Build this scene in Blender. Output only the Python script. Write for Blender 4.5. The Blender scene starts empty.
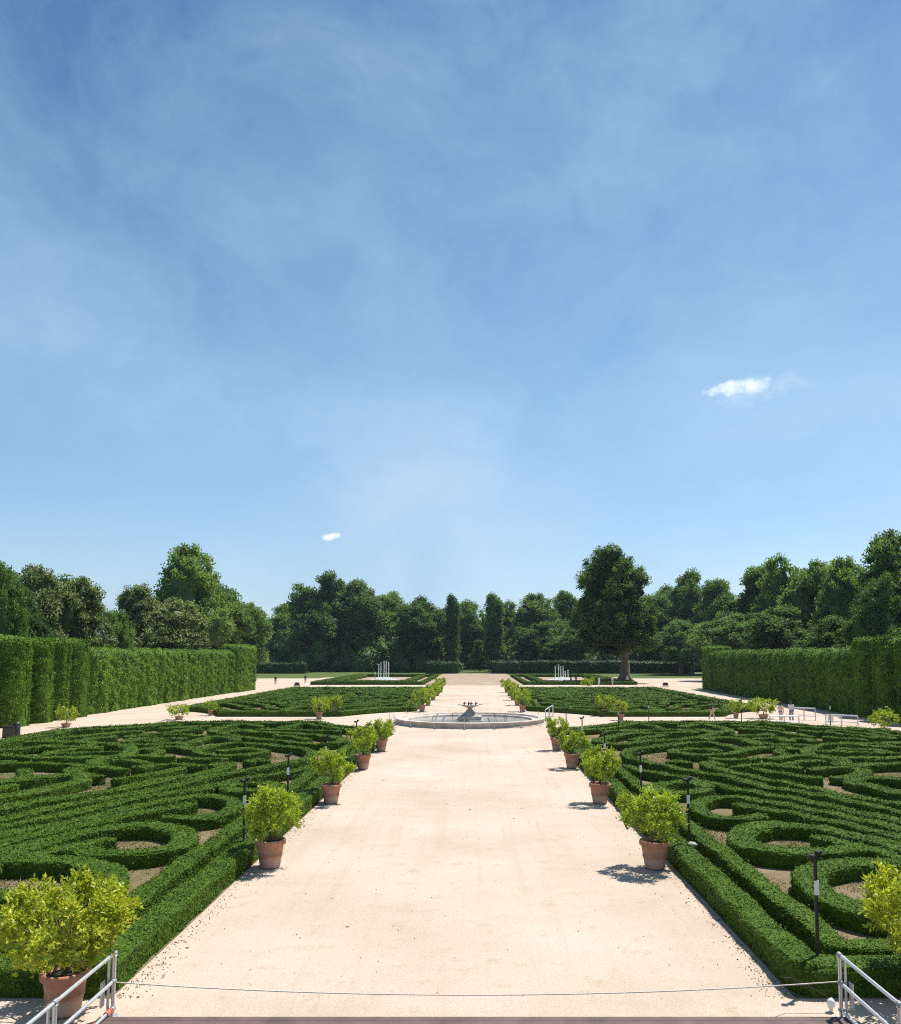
import bpy, math, random
import numpy as np
from mathutils import Vector

random.seed(7)
R = np.random.default_rng(11)
sc = bpy.context.scene
COL = sc.collection
PI = math.pi

# ------------------------------------------------------------------ camera
F = 820.0; CXP, HOR = 476.0, 655.0
TH = math.radians(4.5)
CY = HOR - F * math.tan(TH)
CAM_H = 6.0
cd = bpy.data.cameras.new('camera'); cam = bpy.data.objects.new('camera', cd); COL.objects.link(cam)
cam.location = (0, 0, CAM_H); cam.rotation_euler = (PI / 2 + TH, 0, 0)
cd.sensor_fit = 'AUTO'; cd.sensor_width = 36; cd.lens = F / 1024 * 36
cd.shift_x = -(CXP - 450.5) / 1024
cd.shift_y = (CY - 512) / 1024
cd.clip_start = .1; cd.clip_end = 9000
sc.camera = cam

def ray(px, py):
    xc = (px - CXP) / F; yc = (CY - py) / F
    return np.array([xc, math.cos(TH) - yc * math.sin(TH), math.sin(TH) + yc * math.cos(TH)])
def at(px, py, z=0.0):
    d = ray(px, py); t = (z - CAM_H) / d[2]
    return d[0] * t, d[1] * t
def at_y(px, py, Y):
    d = ray(px, py); t = Y / d[1]
    return d[0] * t, CAM_H + d[2] * t          # x, z

AX = -0.4            # axis of the avenue

# ------------------------------------------------------------------ materials
def new_mat(name):
    m = bpy.data.materials.new(name); m.use_nodes = True
    nt = m.node_tree; nt.nodes.clear()
    return m, nt, nt.nodes, nt.links
def N(nt, kind, **kw):
    n = nt.nodes.new(kind)
    for k, v in kw.items(): setattr(n, k, v)
    return n
def ramp(nt, stops):
    r = nt.nodes.new('ShaderNodeValToRGB'); e = r.color_ramp.elements
    while len(e) < len(stops): e.new(.5)
    for i, (p, c) in enumerate(stops):
        e[i].position = p; e[i].color = (*c, 1) if len(c) == 3 else c
    return r
def noise(nt, vec, scale, detail=4, rough=.55):
    n = nt.nodes.new('ShaderNodeTexNoise'); n.inputs['Scale'].default_value = scale
    n.inputs['Detail'].default_value = detail; n.inputs['Roughness'].default_value = rough
    if vec is not None: nt.links.new(vec, n.inputs['Vector'])
    return n
def mixc(nt, fac, a, b, mode='MIX'):
    m = nt.nodes.new('ShaderNodeMix'); m.data_type = 'RGBA'; m.blend_type = mode
    for sock, v in ((0, fac), (6, a), (7, b)):
        if hasattr(v, 'is_output'): nt.links.new(v, m.inputs[sock])
        elif isinstance(v, (int, float)): m.inputs[sock].default_value = v
        else: m.inputs[sock].default_value = (*v, 1)
    return m.outputs[2]

def leaf_mat(name, dark, light, transl=.3, rough=.5, spec=.35, patch=.6, pamp=1.1, orand=.15):
    m, nt, nd, L = new_mat(name)
    at_ = N(nt, 'ShaderNodeAttribute', attribute_name='rnd')
    geo = N(nt, 'ShaderNodeNewGeometry')
    nz = noise(nt, geo.outputs['Position'], patch, 3)
    oi = N(nt, 'ShaderNodeObjectInfo')
    a = N(nt, 'ShaderNodeMath', operation='MULTIPLY_ADD'); L.new(nz.outputs[0], a.inputs[0]); a.inputs[1].default_value = pamp; a.inputs[2].default_value = -pamp / 2
    b = N(nt, 'ShaderNodeMath', operation='ADD'); L.new(at_.outputs['Fac'], b.inputs[0]); L.new(a.outputs[0], b.inputs[1])
    c = N(nt, 'ShaderNodeMath', operation='MULTIPLY_ADD'); L.new(oi.outputs['Random'], c.inputs[0]); c.inputs[1].default_value = orand; L.new(b.outputs[0], c.inputs[2])
    rp = ramp(nt, [(.05, dark), (.95, light)]); L.new(c.outputs[0], rp.inputs[0])
    if name == 'box_leaves':       # thin, browned patches here and there
        nb = noise(nt, geo.outputs['Position'], .8, 5, .65); rb = ramp(nt, [(.64, (0, 0, 0)), (.74, (1, 1, 1))]); L.new(nb.outputs[0], rb.inputs[0])
        kb = N(nt, 'ShaderNodeMath', operation='MULTIPLY'); L.new(rb.outputs[0], kb.inputs[0]); kb.inputs[1].default_value = .5
        class _O: outputs = [mixc(nt, kb.outputs[0], rp.outputs[0], (.15, .13, .045))]
        rp = _O
    p = N(nt, 'ShaderNodeBsdfPrincipled'); p.inputs['Roughness'].default_value = rough; p.inputs['Specular IOR Level'].default_value = spec
    L.new(rp.outputs[0], p.inputs['Base Color'])
    t = N(nt, 'ShaderNodeBsdfTranslucent'); L.new(mixc(nt, 1.0, rp.outputs[0], (1.25, 1.2, .6), 'MULTIPLY'), t.inputs['Color'])
    mx = N(nt, 'ShaderNodeMixShader'); mx.inputs[0].default_value = transl
    L.new(p.outputs[0], mx.inputs[1]); L.new(t.outputs[0], mx.inputs[2])
    o = N(nt, 'ShaderNodeOutputMaterial'); L.new(mx.outputs[0], o.inputs[0])
    return m

def plain_mat(name, col, rough=.6, metal=0.0, var=.15, scale=6.0, bump=0.0, spec=.4):
    m, nt, nd, L = new_mat(name)
    tc = N(nt, 'ShaderNodeTexCoord')
    nz = noise(nt, tc.outputs['Object'], scale, 5, .65)
    lo = tuple(max(0, c * (1 - var)) for c in col); hi = tuple(min(1, c * (1 + var)) for c in col)
    rp = ramp(nt, [(.3, lo), (.7, hi)]); L.new(nz.outputs[0], rp.inputs[0])
    p = N(nt, 'ShaderNodeBsdfPrincipled'); p.inputs['Roughness'].default_value = rough; p.inputs['Metallic'].default_value = metal
    p.inputs['Specular IOR Level'].default_value = spec
    L.new(rp.outputs[0], p.inputs['Base Color'])
    if bump:
        n2 = noise(nt, tc.outputs['Object'], scale * 4, 4)
        bp = N(nt, 'ShaderNodeBump'); bp.inputs['Strength'].default_value = bump; bp.inputs['Distance'].default_value = .02
        L.new(n2.outputs[0], bp.inputs['Height']); L.new(bp.outputs[0], p.inputs['Normal'])
    o = N(nt, 'ShaderNodeOutputMaterial'); L.new(p.outputs[0], o.inputs[0])
    return m

M = {}
M['box'] = leaf_mat('box_leaves', (.024, .056, .006), (.108, .186, .018), .05, .65, .08, .9, .5)
M['hornbeam'] = leaf_mat('hornbeam_leaves', (.028, .068, .009), (.19, .315, .036), .10, .65, .1, .35, .8)
M['yew'] = leaf_mat('dark_hedge_leaves', (.012, .034, .012), (.045, .095, .024), .12, .6, .15, .3)
M['tree_dark'] = leaf_mat('dark_tree_leaves', (.018, .048, .022), (.140, .235, .072), .45, .55, .2, .12, 1.1, .45)
M['tree_mid'] = leaf_mat('mid_green_tree_leaves', (.026, .066, .022), (.19, .30, .078), .46, .55, .2, .12, 1.1, .45)
M['tree_light'] = leaf_mat('light_green_tree_leaves', (.045, .095, .015), (.13, .22, .035), .28, .5, .3, .12)
M['linden'] = leaf_mat('linden_leaves', (.034, .072, .018), (.12, .18, .045), .22, .5, .3, .15)
M['linden_tip'] = leaf_mat('linden_bracts', (.20, .25, .09), (.42, .46, .21), .3, .6, .3, .15)
M['plane'] = leaf_mat('big_tree_leaves', (.016, .046, .016), (.135, .235, .05), .42, .55, .2, .2)
M['citrus_yellow'] = leaf_mat('yellow_citrus_leaves', (.17, .24, .012), (.52, .56, .06), .35, .42, .3, 1.5)
M['citrus'] = leaf_mat('citrus_leaves', (.11, .20, .014), (.44, .54, .06), .35, .42, .3, 1.5)
M['weed'] = leaf_mat('weed_leaves', (.065, .09, .022), (.14, .165, .045), .2, .7, .1, .8)
M['litter'] = leaf_mat('dead_leaves', (.05, .035, .02), (.16, .11, .06), .05, .8, .1, .8)
M['straw'] = leaf_mat('straw_blades', (.18, .145, .08), (.33, .27, .16), .2, .8, .1, .8)
M['bark'] = plain_mat('bark', (.14, .11, .085), .9, 0, .35, 3, .6)
M['plane_bark'] = plain_mat('pale_bark', (.15, .125, .10), .9, 0, .4, 1.2, .6)
M['twig'] = plain_mat('twig_bark', (.10, .08, .055), .9, 0, .25, 8, .3)
M['steel'] = plain_mat('galvanised_steel', (.62, .63, .65), .38, .75, .12, 12, .05)
M['steel_dull'] = plain_mat('dull_steel', (.33, .33, .34), .6, .6, .2, 20, .1)
M['dark_metal'] = plain_mat('dark_painted_metal', (.022, .022, .024), .5, .2, .25, 10)
M['white'] = plain_mat('white_plastic', (.78, .78, .76), .5, 0, .06, 8)
M['label'] = plain_mat('paper_label', (.8, .8, .78), .7, 0, .06, 20)
M['rock'] = plain_mat('pale_concrete', (.34, .325, .30), .9, 0, .2, 6, .4)
M['stone'] = plain_mat('travertine_stone', (.45, .38, .33), .85, 0, .28, 1.6, .35)
M['stone_dark'] = plain_mat('weathered_stone', (.20, .19, .16), .9, 0, .4, 2.2, .6)
M['stone_grey'] = plain_mat('weathered_grey_stone', (.36, .32, .275), .9, 0, .3, 2.2, .5)
M['bronze'] = plain_mat('dark_bronze', (.05, .05, .045), .5, .4, .3, 8)
M['soil_pot'] = plain_mat('potting_soil', (.045, .035, .025), .95, 0, .4, 20, .6)
M['skin'] = plain_mat('skin', (.5, .32, .23), .55, 0, .06, 8)
M['hair'] = plain_mat('dark_hair', (.03, .022, .018), .6, 0, .2, 20)
M['cloth_white'] = plain_mat('white_cloth', (.72, .71, .70), .85, 0, .08, 14)
M['cloth_pink'] = plain_mat('pale_pink_cloth', (.72, .50, .47), .85, 0, .08, 14)
M['cloth_black'] = plain_mat('black_cloth', (.02, .02, .024), .85, 0, .2, 14)
M['cloth_beige'] = plain_mat('beige_cloth', (.52, .44, .33), .85, 0, .1, 14)
M['cloth_grey'] = plain_mat('grey_cloth', (.30, .31, .34), .85, 0, .1, 14)
M['lens'] = plain_mat('smoked_glass', (.12, .12, .13), .15, 0, .1, 8)
M['rope'] = plain_mat('pale_rope', (.55, .5, .44), .9, 0, .3, 30)
M['tape'] = plain_mat('red_white_tape', (.62, .12, .10), .6, 0, .3, 25)

def terracotta():
    m, nt, nd, L = new_mat('terracotta')
    tc = N(nt, 'ShaderNodeTexCoord'); oi = N(nt, 'ShaderNodeObjectInfo')
    nz = noise(nt, tc.outputs['Object'], 4, 6, .65)
    rp = ramp(nt, [(.25, (.33, .145, .085)), (.55, (.46, .225, .14)), (.8, (.55, .34, .245))]); L.new(nz.outputs[0], rp.inputs[0])
    sx = N(nt, 'ShaderNodeSeparateXYZ'); L.new(tc.outputs['Object'], sx.inputs[0])
    nz2 = noise(nt, tc.outputs['Object'], 9, 5, .7)
    ad = N(nt, 'ShaderNodeMath', operation='MULTIPLY_ADD'); L.new(nz2.outputs[0], ad.inputs[0]); ad.inputs[1].default_value = .22; L.new(sx.outputs[2], ad.inputs[2])
    lime = ramp(nt, [(.34, (1, 1, 1)), (.44, (0, 0, 0))]); L.new(ad.outputs[0], lime.inputs[0])     # lime bloom on the foot of the pot
    ml = N(nt, 'ShaderNodeMath', operation='MULTIPLY'); L.new(lime.outputs[0], ml.inputs[0]); ml.inputs[1].default_value = .55
    c = mixc(nt, ml.outputs[0], rp.outputs[0], (.52, .40, .32))
    p = N(nt, 'ShaderNodeBsdfPrincipled'); p.inputs['Roughness'].default_value = .85; p.inputs['Specular IOR Level'].default_value = .25
    L.new(c, p.inputs['Base Color'])
    bp = N(nt, 'ShaderNodeBump'); bp.inputs['Strength'].default_value = .25; bp.inputs['Distance'].default_value = .01
    L.new(nz2.outputs[0], bp.inputs['Height']); L.new(bp.outputs[0], p.inputs['Normal'])
    o = N(nt, 'ShaderNodeOutputMaterial'); L.new(p.outputs[0], o.inputs[0])
    return m
M['terracotta'] = terracotta()

def gravel_mat():
    m, nt, nd, L = new_mat('pale_gravel')
    geo = N(nt, 'ShaderNodeNewGeometry'); P = geo.outputs['Position']
    n1 = noise(nt, P, .16, 5, .6); n2 = noise(nt, P, 1.3, 6, .7); n3 = noise(nt, P, 38, 3, .6)
    base = ramp(nt, [(.30, (.40, .315, .242)), (.5, (.47, .378, .300)), (.70, (.51, .42, .345))]); L.new(n1.outputs[0], base.inputs[0])
    st = ramp(nt, [(.56, (0, 0, 0)), (.72, (1, 1, 1))]); L.new(n2.outputs[0], st.inputs[0])
    k = N(nt, 'ShaderNodeMath', operation='MULTIPLY'); L.new(st.outputs[0], k.inputs[0]); k.inputs[1].default_value = .8
    c = mixc(nt, k.outputs[0], base.outputs[0], (.37, .28, .19))
    # tracks raked and worn along the walk
    mp = N(nt, 'ShaderNodeMapping'); mp.inputs['Scale'].default_value = (1.9, .06, 1); L.new(P, mp.inputs[0])
    n4 = noise(nt, mp.outputs[0], 1.0, 4, .6)
    tr = ramp(nt, [(.5, (0, 0, 0)), (.75, (1, 1, 1))]); L.new(n4.outputs[0], tr.inputs[0])
    k4 = N(nt, 'ShaderNodeMath', operation='MULTIPLY'); L.new(tr.outputs[0], k4.inputs[0]); k4.inputs[1].default_value = .55
    c = mixc(nt, k4.outputs[0], c, (.39, .31, .23))
    gr = ramp(nt, [(.30, (.76, .75, .74)), (.62, (1.08, 1.09, 1.11))]); L.new(n3.outputs[0], gr.inputs[0])
    c = mixc(nt, 1.0, c, gr.outputs[0], 'MULTIPLY')
    vo = N(nt, 'ShaderNodeTexVoronoi'); vo.inputs['Scale'].default_value = 2.4; L.new(P, vo.inputs['Vector'])
    nm = noise(nt, P, 7, 3)
    ds = N(nt, 'ShaderNodeMath', operation='ADD'); L.new(vo.outputs['Distance'], ds.inputs[0])
    k2 = N(nt, 'ShaderNodeMath', operation='MULTIPLY'); L.new(nm.outputs[0], k2.inputs[0]); k2.inputs[1].default_value = .22; L.new(k2.outputs[0], ds.inputs[1])
    sp = ramp(nt, [(.125, (1, 1, 1)), (.15, (0, 0, 0))]); L.new(ds.outputs[0], sp.inputs[0])
    k3 = N(nt, 'ShaderNodeMath', operation='MULTIPLY'); L.new(sp.outputs[0], k3.inputs[0]); k3.inputs[1].default_value = .65
    c = mixc(nt, k3.outputs[0], c, (.13, .095, .06))
    p = N(nt, 'ShaderNodeBsdfPrincipled'); p.inputs['Roughness'].default_value = .95; p.inputs['Specular IOR Level'].default_value = .15
    L.new(c, p.inputs['Base Color'])
    bp = N(nt, 'ShaderNodeBump'); bp.inputs['Strength'].default_value = .5; bp.inputs['Distance'].default_value = .02
    L.new(n3.outputs[0], bp.inputs['Height']); L.new(bp.outputs[0], p.inputs['Normal'])
    o = N(nt, 'ShaderNodeOutputMaterial'); L.new(p.outputs[0], o.inputs[0])
    return m
M['gravel'] = gravel_mat()

def ground_mat(name, stops, scale, fine=25):
    m, nt, nd, L = new_mat(name)
    geo = N(nt, 'ShaderNodeNewGeometry'); P = geo.outputs['Position']
    n1 = noise(nt, P, scale, 6, .65); n2 = noise(nt, P, fine, 4, .7)
    a = N(nt, 'ShaderNodeMath', operation='MULTIPLY_ADD'); L.new(n2.outputs[0], a.inputs[0]); a.inputs[1].default_value = .5; L.new(n1.outputs[0], a.inputs[2])
    rp = ramp(nt, stops); L.new(a.outputs[0], rp.inputs[0])
    p = N(nt, 'ShaderNodeBsdfPrincipled'); p.inputs['Roughness'].default_value = .95; p.inputs['Specular IOR Level'].default_value = .1
    L.new(rp.outputs[0], p.inputs['Base Color'])
    bp = N(nt, 'ShaderNodeBump'); bp.inputs['Strength'].default_value = .6; bp.inputs['Distance'].default_value = .03
    L.new(n2.outputs[0], bp.inputs['Height']); L.new(bp.outputs[0], p.inputs['Normal'])
    o = N(nt, 'ShaderNodeOutputMaterial'); L.new(p.outputs[0], o.inputs[0])
    return m
M['bed_soil'] = ground_mat('dry_bed_soil', [(.50, (.055, .075, .018)), (.64, (.10, .095, .038)), (.76, (.16, .122, .07)), (.95, (.23, .18, .115))], .45, 14)
M['grass'] = ground_mat('lawn_grass', [(.45, (.035, .065, .016)), (.75, (.07, .11, .028)), (1, (.14, .15, .055))], .12, 3)
M['tan'] = ground_mat('trodden_tan_gravel', [(.45, (.24, .175, .12)), (.75, (.30, .23, .165)), (1, (.40, .33, .26))], .25, 12)

def water_mat(name, col, alpha):
    m, nt, nd, L = new_mat(name)
    p = N(nt, 'ShaderNodeBsdfPrincipled'); p.inputs['Base Color'].default_value = (*col, 1); p.inputs['Roughness'].default_value = .12
    o = N(nt, 'ShaderNodeOutputMaterial')
    geo = N(nt, 'ShaderNodeNewGeometry')
    nz = noise(nt, geo.outputs['Position'], 5, 4, .7)
    bp = N(nt, 'ShaderNodeBump'); bp.inputs['Strength'].default_value = .3; L.new(nz.outputs[0], bp.inputs['Height']); L.new(bp.outputs[0], p.inputs['Normal'])
    L.new(p.outputs[0], o.inputs[0])
    return m
M['pool'] = water_mat('pool_water', (.34, .33, .31), 1)
def spray_mat():
    m, nt, nd, L = new_mat('white_spray')
    d = N(nt, 'ShaderNodeBsdfDiffuse'); d.inputs[0].default_value = (.93, .94, .95, 1)
    t = N(nt, 'ShaderNodeBsdfTranslucent'); t.inputs[0].default_value = (.93, .94, .95, 1)
    mx = N(nt, 'ShaderNodeMixShader'); mx.inputs[0].default_value = .5
    L.new(d.outputs[0], mx.inputs[1]); L.new(t.outputs[0], mx.inputs[2])
    tr = N(nt, 'ShaderNodeBsdfTransparent'); m2 = N(nt, 'ShaderNodeMixShader'); m2.inputs[0].default_value = .35
    L.new(mx.outputs[0], m2.inputs[1]); L.new(tr.outputs[0], m2.inputs[2])
    o = N(nt, 'ShaderNodeOutputMaterial'); L.new(m2.outputs[0], o.inputs[0])
    return m
M['spray'] = spray_mat()
M['plank'] = plain_mat('dark_plank', (.10, .065, .060), .7, 0, .3, 2.5, .3)

# ------------------------------------------------------------------ mesh building
class MB:
    def __init__(s): s.v = []; s.f = []; s.n = 0
    def add(s, V, Fc, mat=0, rnd=None, smooth=False):
        V = np.asarray(V, float).reshape(-1, 3); Fc = np.asarray(Fc, int)
        if Fc.size == 0: return
        k = Fc.shape[0]
        if rnd is None: rnd = R.random(k)
        rnd = np.broadcast_to(np.asarray(rnd, float), (k,)); matv = np.broadcast_to(np.asarray(mat, int), (k,))
        s.v.append(V); s.f.append((Fc + s.n, matv, rnd, smooth)); s.n += len(V)
    def build(s, name, mats, parent=None):
        me = bpy.data.meshes.new(name)
        V = np.concatenate(s.v); me.vertices.add(len(V)); me.vertices.foreach_set('co', V.ravel().astype(np.float32))
        tot = np.concatenate([np.full(len(f[0]), f[0].shape[1]) for f in s.f])
        idx = np.concatenate([f[0].ravel() for f in s.f])
        st = np.concatenate([[0], np.cumsum(tot)[:-1]])
        me.loops.add(len(idx)); me.loops.foreach_set('vertex_index', idx.astype(np.int32))
        me.polygons.add(len(tot)); me.polygons.foreach_set('loop_start', st.astype(np.int32))
        me.polygons.foreach_set('material_index', np.concatenate([f[1] for f in s.f]).astype(np.int32))
        me.polygons.foreach_set('use_smooth', np.concatenate([np.full(len(f[0]), f[3]) for f in s.f]))
        a = me.attributes.new('rnd', 'FLOAT', 'FACE'); a.data.foreach_set('value', np.concatenate([f[2] for f in s.f]).astype(np.float32))
        me.update(calc_edges=True); me.validate()
        for m in (mats if isinstance(mats, (list, tuple)) else [mats]): me.materials.append(m)
        o = bpy.data.objects.new(name, me); COL.objects.link(o)
        if parent: o.parent = parent
        return o
    # shapes
    def box(s, c, d, rz=0, mat=0, bev=0.0):
        x, y, z = np.array(d) / 2.0
        if bev:
            b = bev; pts = []
            rings = [(-z, b), (-z + b, 0), (z - b, 0), (z, b)]
            for zz, i in rings:
                X, Y = x - i, y - i
                for (px, py) in ((-X + b, -Y), (X - b, -Y), (X, -Y + b), (X, Y - b), (X - b, Y), (-X + b, Y), (-X, Y - b), (-X, -Y + b)): pts.append((px, py, zz))
            V = np.array(pts); Fq = [(r * 8 + i, r * 8 + (i + 1) % 8, r * 8 + 8 + (i + 1) % 8, r * 8 + 8 + i) for r in range(3) for i in range(8)]
            V = s._rot(V, rz) + c
            s.add(V, Fq, mat)
            s.add(V[24:], [list(range(8))], mat); s.add(V[:8], [list(range(7, -1, -1))], mat)
            return
        V = np.array([(-x, -y, -z), (x, -y, -z), (x, y, -z), (-x, y, -z), (-x, -y, z), (x, -y, z), (x, y, z), (-x, y, z)])
        s.add(s._rot(V, rz) + c, [(0, 3, 2, 1), (4, 5, 6, 7), (0, 1, 5, 4), (1, 2, 6, 5), (2, 3, 7, 6), (3, 0, 4, 7)], mat)
    @staticmethod
    def _rot(V, rz):
        c, t = math.cos(rz), math.sin(rz)
        return np.stack([V[:, 0] * c - V[:, 1] * t, V[:, 0] * t + V[:, 1] * c, V[:, 2]], 1)
    def tube(s, pts, rad, n=8, mat=0, cap=True):
        P = np.array(pts, float); k = len(P); rad = np.broadcast_to(np.asarray(rad, float), (k,))
        T = np.gradient(P, axis=0); T /= np.linalg.norm(T, axis=1)[:, None] + 1e-9
        up = np.array([0, 0, 1.0]); V = []
        ref = up if abs(T[0] @ up) < .9 else np.array([1.0, 0, 0])
        u = np.cross(T[0], ref); u /= np.linalg.norm(u)
        ang = np.arange(n) * 2 * PI / n
        for i in range(k):
            u = u - T[i] * (u @ T[i]); u /= np.linalg.norm(u) + 1e-9; w = np.cross(T[i], u)
            V.append(P[i] + rad[i] * (np.cos(ang)[:, None] * u + np.sin(ang)[:, None] * w))
        V = np.concatenate(V)
        Fq = [(i * n + j, i * n + (j + 1) % n, (i + 1) * n + (j + 1) % n, (i + 1) * n + j) for i in range(k - 1) for j in range(n)]
        s.add(V, Fq, mat, smooth=True)
        if cap:
            s.add(V[:n], [list(range(n - 1, -1, -1))], mat); s.add(V[-n:], [list(range(n))], mat)
    def lathe(s, prof, n=32, c=(0, 0, 0), mat=0, wob=0.0):
        P = np.array(prof, float); k = len(P); ang = np.arange(n) * 2 * PI / n
        V = np.stack([P[:, 0][:, None] * np.cos(ang), P[:, 0][:, None] * np.sin(ang), np.repeat(P[:, 1][:, None], n, 1)], 2)
        if wob: V[:, :, :2] *= 1 + R.normal(0, wob, (k, n, 1))
        V = V.reshape(-1, 3) + np.array(c)
        Fq = [(i * n + j, i * n + (j + 1) % n, (i + 1) * n + (j + 1) % n, (i + 1) * n + j) for i in range(k - 1) for j in range(n)]
        s.add(V, Fq, mat, smooth=True)
    def blob(s, c, r, mat=0, sub=1, wob=.12, rnd=None):
        V, Fq = ICO[sub]
        Vv = V * (1 + R.normal(0, wob, (len(V), 1))) * np.asarray(r) + np.asarray(c)
        s.add(Vv, Fq, mat, rnd, smooth=True)
    def leaves(s, P, Nn, L, W, mat=0, rnd=None, spread=.8, fold=.0, lay=0.0):
        n = len(P)
        if n == 0: return
        rv = R.normal(size=(n, 3)); d = Nn + spread * rv; d /= np.linalg.norm(d, axis=1)[:, None] + 1e-9
        sd = np.cross(d, R.normal(size=(n, 3))); sd /= np.linalg.norm(sd, axis=1)[:, None] + 1e-9
        if lay:              # leaves lying along the clipped face
            nn = Nn / (np.linalg.norm(Nn, axis=1)[:, None] + 1e-9) + lay * rv; nn /= np.linalg.norm(nn, axis=1)[:, None] + 1e-9
            d = np.cross(nn, R.normal(size=(n, 3))); d /= np.linalg.norm(d, axis=1)[:, None] + 1e-9; sd = np.cross(nn, d)
        nn = np.cross(sd, d)
        L = (np.broadcast_to(np.asarray(L, float), (n,)) * R.uniform(.7, 1.3, n))[:, None]
        W = (np.broadcast_to(np.asarray(W, float), (n,)) * R.uniform(.8, 1.2, n))[:, None]
        a = P - d * L * .2; tip = P + d * L * .8 - nn * L * .12; mid = P + d * L * .25
        V = np.stack([a, mid + sd * W * .5 + nn * L * fold, tip, mid - sd * W * .5 + nn * L * fold], 1).reshape(-1, 3)
        b = np.arange(n)[:, None] * 4
        if fold:
            Ft = np.concatenate([b + np.array([0, 1, 2]), b + np.array([0, 2, 3])])
            rr = R.random(n) if rnd is None else np.broadcast_to(rnd, (n,))
            mm = np.broadcast_to(np.asarray(mat), (n,))
            s.add(V, Ft, np.concatenate([mm, mm]), np.concatenate([rr, rr]))
        else:
            s.add(V, b + np.arange(4), mat, rnd)

def make_ico():
    t = (1 + 5 ** .5) / 2
    V = [(-1, t, 0), (1, t, 0), (-1, -t, 0), (1, -t, 0), (0, -1, t), (0, 1, t), (0, -1, -t), (0, 1, -t), (t, 0, -1), (t, 0, 1), (-t, 0, -1), (-t, 0, 1)]
    Fq = [(0, 11, 5), (0, 5, 1), (0, 1, 7), (0, 7, 10), (0, 10, 11), (1, 5, 9), (5, 11, 4), (11, 10, 2), (10, 7, 6), (7, 1, 8), (3, 9, 4), (3, 4, 2), (3, 2, 6), (3, 6, 8), (3, 8, 9), (4, 9, 5), (2, 4, 11), (6, 2, 10), (8, 6, 7), (9, 8, 1)]
    V = [np.array(v) / np.linalg.norm(v) for v in V]; out = []
    for _ in range(3):
        out.append((np.array(V), np.array(Fq)))
        cache = {}; nf = []
        def mid(a, b):
            k = (min(a, b), max(a, b))
            if k not in cache:
                m = V[a] + V[b]; V.append(m / np.linalg.norm(m)); cache[k] = len(V) - 1
            return cache[k]
        for a, b, c in Fq:
            x, y, z = mid(a, b), mid(b, c), mid(c, a); nf += [(a, x, z), (b, y, x), (c, z, y), (x, y, z)]
        Fq = nf
    return out
ICO = make_ico()

# ------------------------------------------------------------------ tagging
def tag(o, label=None, cat=None, group=None, kind=None):
    if label: o['label'] = label
    if cat: o['category'] = cat
    if group: o['group'] = group
    if kind: o['kind'] = kind
    return o
def empty(name, loc, rz=0, label=None, cat=None, group=None):
    o = bpy.data.objects.new(name, None); COL.objects.link(o); o.location = loc; o.rotation_euler = (0, 0, rz); o.empty_display_size = .2
    return tag(o, label, cat, group)
def copy_tree(o, parent=None):
    c = o.copy(); COL.objects.link(c)
    if parent: c.parent = parent
    for ch in o.children: copy_tree(ch, c)
    return c

# ------------------------------------------------------------------ ground
def sheet(name, polys, z, mat, kind='structure', cut=None):
    mb = MB()
    for p in polys:
        V = [(x, y, z) for x, y in p]; mb.add(V, [list(range(len(V)))])
    o = mb.build(name, mat); tag(o, kind=kind); return o

def rect(x0, y0, x1, y1): return [(x0, y0), (x1, y0), (x1, y1), (x0, y1)]
sheet('ground', [rect(-2500, -600, 2500, 4000)], -.012, M['grass'])
sheet('gravel_walks', [rect(AX - 40, -12, AX + 40, 222)], -.006, M['gravel'])
sheet('side_gravel', [rect(AX + 40.05, 150, AX + 78, 212), rect(AX - 62, 150, AX - 40.05, 212)], -.006, M['gravel'])
sheet('far_path', [rect(AX - 10.2, 164, AX + 10.2, 268)], -.002, M['tan'])

# ------------------------------------------------------------------ hedges
def resample(path, ds):
    P = np.array(path, float)
    seg = np.linalg.norm(np.diff(P, axis=0), axis=1); s = np.concatenate([[0], np.cumsum(seg)])
    n = max(3, int(s[-1] / ds) + 1); t = np.linspace(0, s[-1], n)
    return np.stack([np.interp(t, s, P[:, 0]), np.interp(t, s, P[:, 1])], 1)
def smooth_curve(pts, it=3):
    P = np.array(pts, float)
    for _ in range(it):            # corner cutting, ends kept
        a = P[:-1] * .75 + P[1:] * .25; b = P[:-1] * .25 + P[1:] * .75
        Q = np.empty((2 * len(a), 2)); Q[0::2] = a; Q[1::2] = b
        P = np.concatenate([P[:1], Q, P[-1:]])
    return P

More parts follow.
